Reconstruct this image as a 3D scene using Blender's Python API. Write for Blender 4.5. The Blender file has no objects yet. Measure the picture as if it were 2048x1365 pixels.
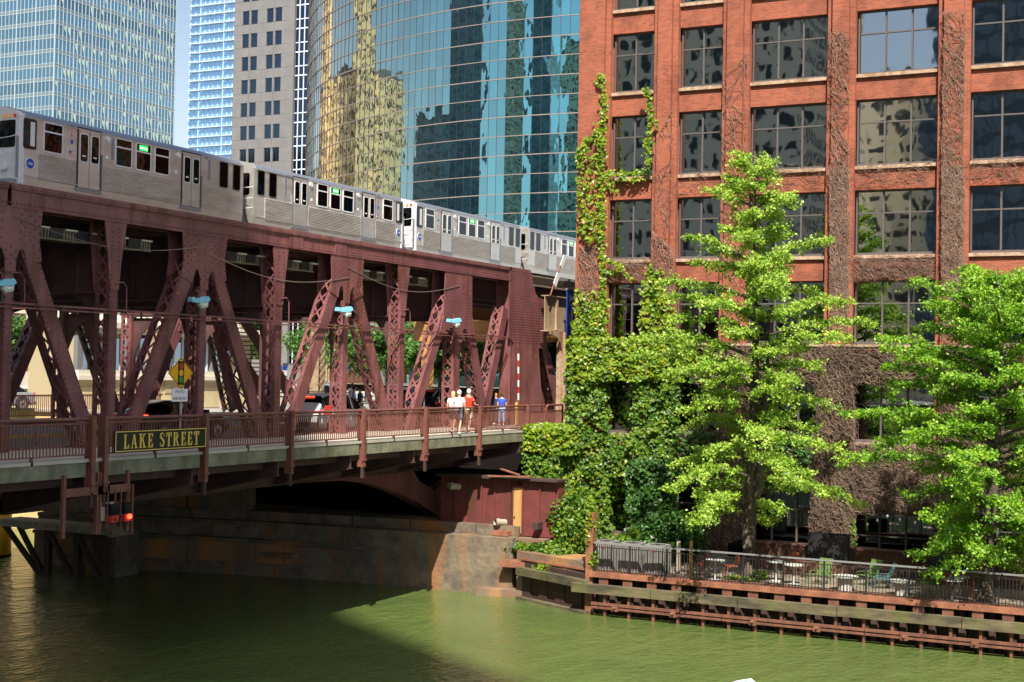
import bpy, bmesh, math, random
import numpy as np
from mathutils import Vector, Matrix
random.seed(7); rng=np.random.default_rng(7)
S=bpy.context.scene; COL=S.collection; D=bpy.data
# ---------------------------------------------------------------- camera, sky, sun, exposure
F=2812.; YAW=math.radians(26.4); PITCH=math.atan(61.5/F); ROLL=math.radians(1.1); CH=9.3
fw=Vector((math.cos(YAW)*math.cos(PITCH),math.sin(YAW)*math.cos(PITCH),math.sin(PITCH)))
r0=fw.cross(Vector((0,0,1))).normalized(); u0=r0.cross(fw)
rt=r0*math.cos(ROLL)+u0*math.sin(ROLL); up=u0*math.cos(ROLL)-r0*math.sin(ROLL)
cam=D.objects.new('camera',D.cameras.new('camera')); COL.objects.link(cam); S.camera=cam
cam.data.sensor_width=36; cam.data.lens=F/2048*36; cam.data.clip_start=.5; cam.data.clip_end=6000
cam.matrix_world=Matrix(((rt.x,up.x,-fw.x,0),(rt.y,up.y,-fw.y,0),(rt.z,up.z,-fw.z,CH),(0,0,0,1)))
SUN=Vector((-1,-.5,1.36)).normalized()
w=D.worlds.new('World'); S.world=w; w.use_nodes=True; nt=w.node_tree; nt.nodes.clear()
sky=nt.nodes.new('ShaderNodeTexSky'); sky.sky_type='NISHITA'; sky.sun_disc=False
sky.sun_elevation=math.asin(SUN.z); sky.sun_rotation=math.atan2(SUN.x,SUN.y)%(2*math.pi)
sky.air_density=1.0; sky.dust_density=2.5; sky.ozone_density=1.3
bg=nt.nodes.new('ShaderNodeBackground'); bg.inputs[1].default_value=.09
wo=nt.nodes.new('ShaderNodeOutputWorld'); 
# summer haze: the clear sky pales towards the horizon all the way round
tc=nt.nodes.new('ShaderNodeTexCoord'); sx=nt.nodes.new('ShaderNodeSeparateXYZ'); mr=nt.nodes.new('ShaderNodeMapRange'); mr.interpolation_type='SMOOTHSTEP'
mr.inputs[1].default_value=-.02; mr.inputs[2].default_value=.36; mr.inputs[3].default_value=.85; mr.inputs[4].default_value=0
hz=nt.nodes.new('ShaderNodeMix'); hz.data_type='RGBA'; hz.inputs['B'].default_value=(6.2,7.1,7.9,1)
nt.links.new(tc.outputs['Generated'],sx.inputs[0]); nt.links.new(sx.outputs[2],mr.inputs[0]); nt.links.new(mr.outputs[0],hz.inputs['Factor']); nt.links.new(sky.outputs[0],hz.inputs['A'])
nt.links.new(hz.outputs['Result'],bg.inputs[0]); nt.links.new(bg.outputs[0],wo.inputs[0])
sl=D.lights.new('sun','SUN'); sl.energy=5.0; sl.angle=math.radians(.5); sl.color=(1,.93,.82)
so=D.objects.new('sun',sl); COL.objects.link(so); so.rotation_euler=SUN.to_track_quat('Z','Y').to_euler(); so.location=(0,0,300)
S.view_settings.view_transform='Standard'; S.view_settings.look='None'; S.view_settings.exposure=.86; S.view_settings.gamma=1
S.view_settings.use_curve_mapping=False
S.render.engine='CYCLES'
CAM=Vector((0,0,CH))
def at(px,py,ax,c):
    d=fw+rt*((px-1024)/F)+up*((682.5-py)/F); i='xyz'.index(ax); t=(c-CAM[i])/d[i]; return CAM+d*t
# ---------------------------------------------------------------- materials
MATS={}
def mat(name,col,rough=.6,metal=0.,var=0.,vs=1.5,col2=None,bump=0.,bs=8.,spec=.5,emit=None,stretch=(1,1,1),streak=None,fleck=None):
    """colour mottled by world-space noise between col and col2 (or darker col), optional vertical streaks"""
    m=D.materials.new(name); m.use_nodes=True; t=m.node_tree; b=t.nodes['Principled BSDF']; MATS[name]=m
    b.inputs['Roughness'].default_value=rough; b.inputs['Metallic'].default_value=metal; b.inputs['Specular IOR Level'].default_value=spec
    b.inputs['Base Color'].default_value=(*col,1)
    if emit: b.inputs['Emission Color'].default_value=(*emit[:3],1); b.inputs['Emission Strength'].default_value=emit[3]
    if var or bump or col2:
        g=t.nodes.new('ShaderNodeNewGeometry'); mp=t.nodes.new('ShaderNodeMapping'); mp.inputs['Scale'].default_value=stretch
        t.links.new(g.outputs['Position'],mp.inputs[0])
        src=b.inputs['Base Color']
        if var or col2:
            n=t.nodes.new('ShaderNodeTexNoise'); n.inputs['Scale'].default_value=vs; n.inputs['Detail'].default_value=6; n.inputs['Roughness'].default_value=.65
            t.links.new(mp.outputs[0],n.inputs[0])
            r=t.nodes.new('ShaderNodeValToRGB'); c2=col2 or tuple(c*(1-var) for c in col)
            r.color_ramp.elements[0].position=.38; r.color_ramp.elements[1].position=.62
            r.color_ramp.elements[0].color=(*c2,1); r.color_ramp.elements[1].color=(*col,1)
            t.links.new(n.outputs['Fac'],r.inputs[0]); out=r.outputs[0]
            if streak:
                n2=t.nodes.new('ShaderNodeTexNoise'); n2.inputs['Scale'].default_value=streak[1]; n2.inputs['Detail'].default_value=5
                m2=t.nodes.new('ShaderNodeMapping'); m2.inputs['Scale'].default_value=(1,1,.12); t.links.new(g.outputs['Position'],m2.inputs[0]); t.links.new(m2.outputs[0],n2.inputs[0])
                r2=t.nodes.new('ShaderNodeValToRGB'); r2.color_ramp.elements[0].position=.5; r2.color_ramp.elements[1].position=.68
                t.links.new(n2.outputs['Fac'],r2.inputs[0])
                mx=t.nodes.new('ShaderNodeMix'); mx.data_type='RGBA'; t.links.new(r2.outputs[0],mx.inputs['Factor'])
                t.links.new(out,mx.inputs['A']); mx.inputs['B'].default_value=(*streak[0],1); out=mx.outputs['Result']
            if fleck:
                n3=t.nodes.new('ShaderNodeTexNoise'); n3.inputs['Scale'].default_value=fleck[1]; n3.inputs['Detail'].default_value=8; n3.inputs['Roughness'].default_value=.75; t.links.new(mp.outputs[0],n3.inputs[0])
                r3=t.nodes.new('ShaderNodeValToRGB'); r3.color_ramp.elements[0].position=fleck[2]; r3.color_ramp.elements[1].position=fleck[2]+.04; t.links.new(n3.outputs['Fac'],r3.inputs[0])
                mx3=t.nodes.new('ShaderNodeMix'); mx3.data_type='RGBA'; t.links.new(r3.outputs[0],mx3.inputs['Factor']); t.links.new(out,mx3.inputs['A']); mx3.inputs['B'].default_value=(*fleck[0],1); out=mx3.outputs['Result']
            t.links.new(out,b.inputs['Base Color'])
        if bump:
            n=t.nodes.new('ShaderNodeTexNoise'); n.inputs['Scale'].default_value=bs; n.inputs['Detail'].default_value=5
            t.links.new(mp.outputs[0],n.inputs[0]); bp=t.nodes.new('ShaderNodeBump'); bp.inputs['Strength'].default_value=bump; bp.inputs['Distance'].default_value=.05
            t.links.new(n.outputs['Fac'],bp.inputs['Height']); t.links.new(bp.outputs[0],b.inputs['Normal'])
    return m
mat('steel',(.24,.092,.092),.42,var=.0,col2=(.16,.06,.066),vs=.9,bump=.2,bs=14,streak=((.12,.042,.03),3.),fleck=((.33,.13,.055),2.2,.6))
mat('steel_shaded',(.115,.052,.052),.7,col2=(.07,.035,.034),vs=1.2)  # darker copy of the steel: under-deck shade put into the colour, with soot
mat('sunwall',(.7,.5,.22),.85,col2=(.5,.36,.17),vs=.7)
mat('rivet',(.1,.036,.036),.45)
mat('rust',(.31,.125,.065),.75,col2=(.18,.068,.038),vs=2.,bump=.2,bs=20)
mat('rust_mid',(.2,.08,.045),.75,col2=(.11,.045,.03),vs=2.5,bump=.2,bs=20)
mat('rust_dark',(.06,.03,.022),.75,col2=(.05,.028,.022),vs=1.6,bump=.3,bs=12)
mat('rail_paint',(.2,.075,.055),.5,col2=(.15,.055,.042),vs=3)
mat('tan_steel',(.42,.33,.22),.6,col2=(.33,.22,.13),vs=1.4,streak=((.25,.12,.05),2.))
mat('ochre',(.5,.28,.08),.6,col2=(.32,.16,.05),vs=.8)
mat('steel_rail',(.3,.25,.22),.35,.6)
mat('tie',(.3,.25,.18),.85,col2=(.2,.16,.11),vs=4)
mat('concrete',(.42,.38,.31),.85,col2=(.34,.3,.24),vs=1.2,bump=.2,bs=18)
mat('walk',(.5,.46,.38),.85,col2=(.42,.38,.31),vs=.8)
mat('fascia',(.24,.235,.15),.85,col2=(.13,.13,.085),vs=1.3,bump=.3,bs=10,streak=((.12,.11,.06),2.2))
mat('stone',(.2,.155,.105),.9,col2=(.1,.08,.06),vs=1.3,bump=.8,bs=5,streak=((.3,.12,.035),.9))
mat('stone2',(.17,.14,.1),.9,col2=(.085,.072,.055),vs=1.4,bump=.6,bs=6,streak=((.35,.14,.04),.8))
mat('stone3',(.2,.105,.06),.9,col2=(.17,.145,.11),vs=1.1,bump=.6,bs=5,streak=((.4,.19,.06),.5))
mat('asphalt',(.24,.24,.235),.9,col2=(.19,.19,.19),vs=2)
mat('paint_white',(.75,.75,.72),.6); mat('paint_yellow',(.7,.45,.05),.6)
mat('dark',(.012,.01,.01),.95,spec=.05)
mat('timber',(.15,.12,.065),.9,col2=(.055,.048,.028),vs=2.5,bump=.5,bs=8,stretch=(1,.3,1),streak=((.1,.11,.03),1.))
mat('plank',(.4,.34,.26),.85,col2=(.25,.2,.15),vs=3)
mat('maroon_sheet',(.17,.04,.035),.6,col2=(.12,.03,.028),vs=2,streak=((.09,.03,.02),1.5))
mat('door_wood',(.5,.28,.1),.6,col2=(.42,.22,.07),vs=1.,stretch=(4,4,.4))
mat('pipe',(.34,.3,.22),.7); mat('black',(.012,.012,.014),.4); mat('black_iron',(.02,.02,.022),.45)
mat('grey_iron',(.2,.2,.2),.5)
mat('yellow',(.85,.5,.02),.5,col2=(.75,.42,.02),vs=1.5)
mat('stone_sill',(.5,.36,.26),.85,col2=(.28,.17,.1),vs=3)
mat('mullion',(.11,.095,.09),.5); mat('mull_dark',(.035,.03,.03),.5); mat('bark',(.11,.085,.06),.95,col2=(.05,.04,.03),vs=5,bump=.8,bs=14,stretch=(1,1,.25))
mat('vine',(.3,.2,.15),.95,col2=(.19,.12,.09),vs=3)
mat('twig',(.26,.18,.125),.95,col2=(.14,.095,.07),vs=1.2)
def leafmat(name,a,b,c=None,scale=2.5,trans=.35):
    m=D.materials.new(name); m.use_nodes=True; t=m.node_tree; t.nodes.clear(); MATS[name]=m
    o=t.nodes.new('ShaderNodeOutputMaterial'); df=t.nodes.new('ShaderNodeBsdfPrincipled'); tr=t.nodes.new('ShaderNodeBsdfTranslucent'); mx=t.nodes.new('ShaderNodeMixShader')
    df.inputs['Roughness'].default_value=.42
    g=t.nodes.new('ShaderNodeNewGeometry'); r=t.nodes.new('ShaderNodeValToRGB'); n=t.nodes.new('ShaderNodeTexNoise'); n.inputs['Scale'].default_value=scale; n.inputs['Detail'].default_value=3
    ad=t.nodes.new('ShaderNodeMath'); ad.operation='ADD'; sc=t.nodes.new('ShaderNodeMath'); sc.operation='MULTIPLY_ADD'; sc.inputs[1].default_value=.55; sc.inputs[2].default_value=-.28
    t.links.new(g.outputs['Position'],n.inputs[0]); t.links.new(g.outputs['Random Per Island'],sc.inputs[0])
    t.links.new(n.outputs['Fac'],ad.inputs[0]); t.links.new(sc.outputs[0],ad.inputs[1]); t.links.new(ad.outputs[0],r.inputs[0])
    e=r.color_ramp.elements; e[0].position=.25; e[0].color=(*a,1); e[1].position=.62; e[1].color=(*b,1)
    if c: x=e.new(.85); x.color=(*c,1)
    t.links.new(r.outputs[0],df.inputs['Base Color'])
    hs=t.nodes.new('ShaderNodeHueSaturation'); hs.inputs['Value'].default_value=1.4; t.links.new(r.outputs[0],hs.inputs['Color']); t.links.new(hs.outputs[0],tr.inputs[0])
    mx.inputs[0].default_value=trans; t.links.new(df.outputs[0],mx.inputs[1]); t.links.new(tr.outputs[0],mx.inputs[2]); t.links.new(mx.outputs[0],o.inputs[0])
leafmat('ivy',(.035,.1,.008),(.12,.24,.012),(.3,.32,.02))
leafmat('ivy_gold',(.08,.17,.006),(.22,.34,.01),(.42,.36,.02))
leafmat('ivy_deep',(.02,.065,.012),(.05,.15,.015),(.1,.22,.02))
leafmat('ginkgo',(.12,.25,.015),(.34,.5,.05),(.54,.64,.13),1.6)
leafmat('ginkgo_bright',(.07,.2,.008),(.23,.43,.02),(.42,.58,.06),1.6)
leafmat('tree_green',(.03,.09,.012),(.09,.2,.03),(.16,.3,.05),.8)
def brickmat():
    m=mat('brick',(.4,.12,.06),.85); t=m.node_tree; b=t.nodes['Principled BSDF']
    g=t.nodes.new('ShaderNodeNewGeometry'); sp=t.nodes.new('ShaderNodeSeparateXYZ'); ad=t.nodes.new('ShaderNodeMath'); cb=t.nodes.new('ShaderNodeCombineXYZ')
    t.links.new(g.outputs['Position'],sp.inputs[0]); t.links.new(sp.outputs[0],ad.inputs[0]); t.links.new(sp.outputs[1],ad.inputs[1]); t.links.new(ad.outputs[0],cb.inputs[0]); t.links.new(sp.outputs[2],cb.inputs[1])
    br=t.nodes.new('ShaderNodeTexBrick'); br.inputs['Scale'].default_value=1; br.inputs['Brick Width'].default_value=.23; br.inputs['Row Height'].default_value=.085
    br.inputs['Mortar Size'].default_value=.009; br.inputs['Mortar Smooth'].default_value=.3; br.inputs['Bias'].default_value=-.2
    br.inputs['Color1'].default_value=(.36,.092,.045,1); br.inputs['Color2'].default_value=(.22,.058,.032,1); br.inputs['Mortar'].default_value=(.33,.16,.1,1)
    t.links.new(cb.outputs[0],br.inputs[0])
    n=t.nodes.new('ShaderNodeTexNoise'); n.inputs['Scale'].default_value=.55; n.inputs['Detail'].default_value=7; n.inputs['Roughness'].default_value=.7; t.links.new(g.outputs['Position'],n.inputs[0])
    r=t.nodes.new('ShaderNodeValToRGB'); r.color_ramp.elements[0].position=.28; r.color_ramp.elements[0].color=(.42,.38,.37,1); r.color_ramp.elements[1].position=.55; r.color_ramp.elements[1].color=(1,1,1,1); t.links.new(n.outputs['Fac'],r.inputs[0])
    mx=t.nodes.new('ShaderNodeMix'); mx.data_type='RGBA'; mx.blend_type='MULTIPLY'; mx.inputs['Factor'].default_value=1
    t.links.new(br.outputs['Color'],mx.inputs['A']); t.links.new(r.outputs[0],mx.inputs['B']); t.links.new(mx.outputs['Result'],b.inputs['Base Color'])
    bp=t.nodes.new('ShaderNodeBump'); bp.inputs['Strength'].default_value=.5; bp.inputs['Distance'].default_value=.01; bp.invert=True
    t.links.new(br.outputs['Fac'],bp.inputs['Height']); t.links.new(bp.outputs[0],b.inputs['Normal'])
brickmat()
def glassmat(name,col,rough=.02,wav=.0,ws=1.,metal=1.,dist=.1,var=0,st=(1,1,1)):
    """reflective coated glazing; the panes are slightly bowed, so the bump is slow"""
    m=mat(name,col,rough,metal); t=m.node_tree; b=t.nodes['Principled BSDF']
    if wav:
        g=t.nodes.new('ShaderNodeNewGeometry'); mp=t.nodes.new('ShaderNodeMapping'); mp.inputs['Scale'].default_value=st
        n=t.nodes.new('ShaderNodeTexNoise'); n.inputs['Scale'].default_value=ws; n.inputs['Detail'].default_value=1.5
        t.links.new(g.outputs['Position'],mp.inputs[0]); t.links.new(mp.outputs[0],n.inputs[0]); bp=t.nodes.new('ShaderNodeBump'); bp.inputs['Strength'].default_value=wav; bp.inputs['Distance'].default_value=dist
        t.links.new(n.outputs['Fac'],bp.inputs['Height']); t.links.new(bp.outputs[0],b.inputs['Normal'])
    if var:
        g2=t.nodes.new('ShaderNodeObjectInfo'); r=t.nodes.new('ShaderNodeValToRGB'); r.color_ramp.elements[0].color=(*[c*(1-var) for c in col],1); r.color_ramp.elements[1].color=(*col,1)
        t.links.new(g2.outputs['Random'],r.inputs[0]); t.links.new(r.outputs[0],b.inputs['Base Color'])
    return m
glassmat('win',(.29,.33,.36),.02,.085,.8,dist=.06)
glassmat('teal',(.15,.5,.56),.02,.2,.8,dist=.08,var=.25,st=(1,1,.6))
glassmat('car_glass',(.06,.07,.08),.03)
glassmat('train_glass',(.05,.05,.055),.04,.1,2.)
glassmat('tower_glass',(.2,.37,.46),.12,.3,.3,var=.45,metal=.9)
glassmat('blue_glass',(.32,.55,.78),.2,.2,.2,metal=.7)
glassmat('dark_blue_glass',(.06,.09,.13),.08)
def steelmat():
    m=mat('stainless',(.56,.52,.47),.32,.72); t=m.node_tree; b=t.nodes['Principled BSDF']
    g=t.nodes.new('ShaderNodeNewGeometry'); mp=t.nodes.new('ShaderNodeMapping'); mp.inputs['Scale'].default_value=(.5,1,1.6)
    n=t.nodes.new('ShaderNodeTexNoise'); n.inputs['Scale'].default_value=2; n.inputs['Detail'].default_value=6
    t.links.new(g.outputs['Position'],mp.inputs[0]); t.links.new(mp.outputs[0],n.inputs[0])
    r=t.nodes.new('ShaderNodeMapRange'); r.inputs[3].default_value=.28; r.inputs[4].default_value=.5; t.links.new(n.outputs['Fac'],r.inputs[0]); t.links.new(r.outputs[0],b.inputs['Roughness'])
    r2=t.nodes.new('ShaderNodeValToRGB'); r2.color_ramp.elements[0].position=.3; r2.color_ramp.elements[0].color=(.62,.58,.53,1); r2.color_ramp.elements[1].position=.7; r2.color_ramp.elements[1].color=(.74,.72,.68,1)
    t.links.new(n.outputs['Fac'],r2.inputs[0]); t.links.new(r2.outputs[0],b.inputs['Base Color'])
steelmat()
mat('fibre',(.66,.67,.68),.35); mat('train_grey',(.3,.32,.36),.45,.6); mat('rubber',(.02,.02,.02),.8)
mat('led',(.05,.6,.1),.5,emit=(.02,.75,.1,.9)); mat('led_text',(.8,1,.8),.5,emit=(.7,1,.7,1.2)); mat('amber',(.8,.3,.02),.3,emit=(1,.35,.02,.12)); mat('redlamp',(.5,.02,.02),.3,emit=(1,.03,.01,.08))
mat('redbright',(.8,.04,.02),.3,emit=(1,.06,.02,3)); mat('ctablue',(.01,.06,.4),.4); mat('white',(.8,.8,.78),.5); mat('red',(.45,.035,.025),.5); mat('sign_yellow',(.8,.42,.01),.45)
mat('sign_green',(.02,.25,.06),.5); mat('black_sign',(.012,.014,.014),.4); mat('gold',(.75,.55,.1),.45); mat('banner_blue',(.01,.07,.42),.6)
mat('cyan_enamel',(.22,.55,.7),.4); mat('lens',(.65,.68,.6),.3)
mat('car_black',(.012,.013,.018),.15,spec=.8); mat('car_white',(.72,.74,.76),.2,spec=.7); mat('tyre',(.02,.02,.02),.85); mat('rim',(.5,.5,.52),.3,.8); mat('car_grey',(.2,.21,.23),.2)
mat('skin',(.58,.33,.22),.6); mat('hair_white',(.7,.68,.62),.8); mat('hair_blond',(.6,.42,.2),.8); mat('hair_dark',(.04,.025,.02),.8); mat('hair_ginger',(.5,.2,.05),.8)
mat('cloth_white',(.78,.78,.8),.85); mat('cloth_red',(.72,.03,.01),.85); mat('cloth_blue',(.02,.08,.5),.85); mat('cloth_navy',(.03,.05,.1),.85); mat('cloth_dark',(.06,.055,.05),.85); mat('cloth_khaki',(.55,.45,.32),.85); mat('cloth_plaid',(.14,.14,.17),.85,col2=(.05,.05,.07),vs=20); mat('cloth_lightblue',(.3,.45,.7),.85)
mat('hvac',(.24,.235,.22),.5,col2=(.19,.185,.17),vs=3); mat('paving',(.27,.225,.165),.9,col2=(.14,.115,.085),vs=1.5); mat('corten',(.15,.065,.04),.85,col2=(.09,.04,.028),vs=3,stretch=(1,4,1))
mat('chair_red',(.25,.06,.03),.5); mat('chair_green',(.13,.24,.06),.5); mat('chair_teal',(.08,.17,.17),.5); mat('table_white',(.5,.5,.48),.4)
mat('stone_tower',(.18,.18,.185),.8,col2=(.155,.155,.16),vs=.5); mat('cream',(.62,.52,.3),.8,col2=(.5,.41,.24),vs=.6); mat('cream_light',(.62,.58,.48),.8); mat('cream_dark',(.4,.33,.2),.8)
mat('red_brick_far',(.42,.15,.09),.85,col2=(.33,.11,.07),vs=2); mat('spandrel_green',(.12,.18,.2),.5); mat('mull_light',(.36,.42,.47),.5); mat('blind',(.35,.5,.45),.8); mat('band',(.25,.21,.19),.5); mat('blue_slab',(.6,.7,.8),.5)
mat('ground',(.36,.34,.3),.9,col2=(.24,.22,.19),vs=.3); mat('bulb',(.9,.85,.7),.2); mat('flowers',(.6,.12,.2),.8); mat('asph_line',(.6,.42,.08),.7)
def watermat():
    m=mat('water',(.1,.16,.035),.06,spec=.5); t=m.node_tree; b=t.nodes['Principled BSDF']; b.inputs['IOR'].default_value=1.33
    g=t.nodes.new('ShaderNodeNewGeometry'); hs=[]
    for sc,rz,st,amt in ((.55,.4,(1,2.2,1),1.),(2.4,.6,(1,2.,1),.5),(7.,-.3,(1,1.7,1),.18)):
        mp=t.nodes.new('ShaderNodeMapping'); mp.inputs['Scale'].default_value=st; mp.inputs['Rotation'].default_value=(0,0,rz+.5)
        n=t.nodes.new('ShaderNodeTexNoise'); n.inputs['Scale'].default_value=sc; n.inputs['Detail'].default_value=3
        t.links.new(g.outputs['Position'],mp.inputs[0]); t.links.new(mp.outputs[0],n.inputs[0])
        ml=t.nodes.new('ShaderNodeMath'); ml.operation='MULTIPLY'; ml.inputs[1].default_value=amt; t.links.new(n.outputs['Fac'],ml.inputs[0]); hs.append(ml)
    a=t.nodes.new('ShaderNodeMath'); t.links.new(hs[0].outputs[0],a.inputs[0]); t.links.new(hs[1].outputs[0],a.inputs[1])
    a2=t.nodes.new('ShaderNodeMath'); t.links.new(a.outputs[0],a2.inputs[0]); t.links.new(hs[2].outputs[0],a2.inputs[1])
    bp=t.nodes.new('ShaderNodeBump'); bp.inputs['Strength'].default_value=.8; bp.inputs['Distance'].default_value=.2
    t.links.new(a2.outputs[0],bp.inputs['Height']); t.links.new(bp.outputs[0],b.inputs['Normal'])
    # a breeze roughens the open reach west of the staging; the lee of the bridge stays calmer
    sp=t.nodes.new('ShaderNodeSeparateXYZ'); t.links.new(g.outputs['Position'],sp.inputs[0]); wn=t.nodes.new('ShaderNodeTexNoise'); wn.inputs['Scale'].default_value=.3; t.links.new(g.outputs['Position'],wn.inputs[0])
    A=at(270,1150,'z',0); B=at(450,1365,'z',0); d=(B-A).normalized(); nx,ny=-d.y,d.x
    if Vector((nx,ny,0)).dot(at(50,1300,'z',0)-A)<0: nx,ny=-nx,-ny
    m1=t.nodes.new('ShaderNodeMath'); m1.operation='MULTIPLY_ADD'; m1.inputs[1].default_value=nx; m1.inputs[2].default_value=-(nx*A.x+ny*A.y)-3.0; t.links.new(sp.outputs[0],m1.inputs[0])
    m2=t.nodes.new('ShaderNodeMath'); m2.operation='MULTIPLY_ADD'; m2.inputs[1].default_value=ny; t.links.new(sp.outputs[1],m2.inputs[0]); t.links.new(m1.outputs[0],m2.inputs[2])
    m3=t.nodes.new('ShaderNodeMath'); m3.operation='MULTIPLY_ADD'; m3.inputs[1].default_value=6.; t.links.new(wn.outputs['Fac'],m3.inputs[0]); t.links.new(m2.outputs[0],m3.inputs[2])
    mp_=t.nodes.new('ShaderNodeMapRange'); mp_.inputs[1].default_value=-1.5; mp_.inputs[2].default_value=2.5; mp_.inputs[3].default_value=.55; mp_.inputs[4].default_value=1.; t.links.new(m3.outputs[0],mp_.inputs[0]); t.links.new(mp_.outputs[0],bp.inputs['Strength'])
    bp.inputs['Distance'].default_value=.17
    mq=t.nodes.new('ShaderNodeMapRange'); mq.inputs[1].default_value=-1.; mq.inputs[2].default_value=3.; mq.inputs[3].default_value=.05; mq.inputs[4].default_value=.13; t.links.new(m3.outputs[0],mq.inputs[0]); t.links.new(mq.outputs[0],b.inputs['Roughness'])
    n=t.nodes.new('ShaderNodeTexNoise'); n.inputs['Scale'].default_value=.25; t.links.new(g.outputs['Position'],n.inputs[0])
    r=t.nodes.new('ShaderNodeValToRGB'); r.color_ramp.elements[0].color=(.065,.105,.03,1); r.color_ramp.elements[1].color=(.12,.16,.04,1); t.links.new(n.outputs['Fac'],r.inputs[0]); t.links.new(r.outputs[0],b.inputs['Base Color'])
watermat()
def tint_grazing(name,edge):
    # coated glass loses its tint at grazing angles
    m=MATS[name]; t=m.node_tree; b=t.nodes['Principled BSDF']; l=b.inputs['Base Color'].links[0].from_socket; lw=t.nodes.new('ShaderNodeLayerWeight'); lw.inputs[0].default_value=.5
    mx=t.nodes.new('ShaderNodeMix'); mx.data_type='RGBA'; t.links.new(lw.outputs['Facing'],mx.inputs['Factor']); t.links.new(l,mx.inputs['A']); mx.inputs['B'].default_value=(*edge,1); t.links.new(mx.outputs['Result'],b.inputs['Base Color'])
tint_grazing('teal',(.72,.6,.46))
def facademat(name,wall,glass,w,h,ww,wh):
    """regular punched windows for blocks that stand out of the frame and only show mirrored in the glass"""
    m=mat(name,wall,.7); t=m.node_tree; b=t.nodes['Principled BSDF']
    g=t.nodes.new('ShaderNodeNewGeometry'); sp=t.nodes.new('ShaderNodeSeparateXYZ'); ad=t.nodes.new('ShaderNodeMath'); t.links.new(g.outputs['Position'],sp.inputs[0]); t.links.new(sp.outputs[0],ad.inputs[0]); t.links.new(sp.outputs[1],ad.inputs[1])
    def cell(src,p,q):
        a=t.nodes.new('ShaderNodeMath'); a.operation='PINGPONG'; a.inputs[1].default_value=p/2; t.links.new(src,a.inputs[0])
        c=t.nodes.new('ShaderNodeMath'); c.operation='LESS_THAN'; c.inputs[1].default_value=q/2; t.links.new(a.outputs[0],c.inputs[0]); return c.outputs[0]
    mu=t.nodes.new('ShaderNodeMath'); mu.operation='MULTIPLY'; t.links.new(cell(ad.outputs[0],w,ww),mu.inputs[0]); t.links.new(cell(sp.outputs[2],h,wh),mu.inputs[1])
    mx=t.nodes.new('ShaderNodeMix'); mx.data_type='RGBA'; t.links.new(mu.outputs[0],mx.inputs['Factor']); mx.inputs['A'].default_value=(*wall,1); mx.inputs['B'].default_value=(*glass,1); t.links.new(mx.outputs['Result'],b.inputs['Base Color'])
facademat('apt',(.9,.8,.62),(.04,.05,.06),2.3,3.1,1.2,1.7); facademat('apt2',(.95,.7,.4),(.05,.05,.05),3.2,4.2,1.5,2.6); facademat('darktower',(.13,.16,.18),(.24,.3,.36),1.6,3.8,1.2,2.6)
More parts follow.
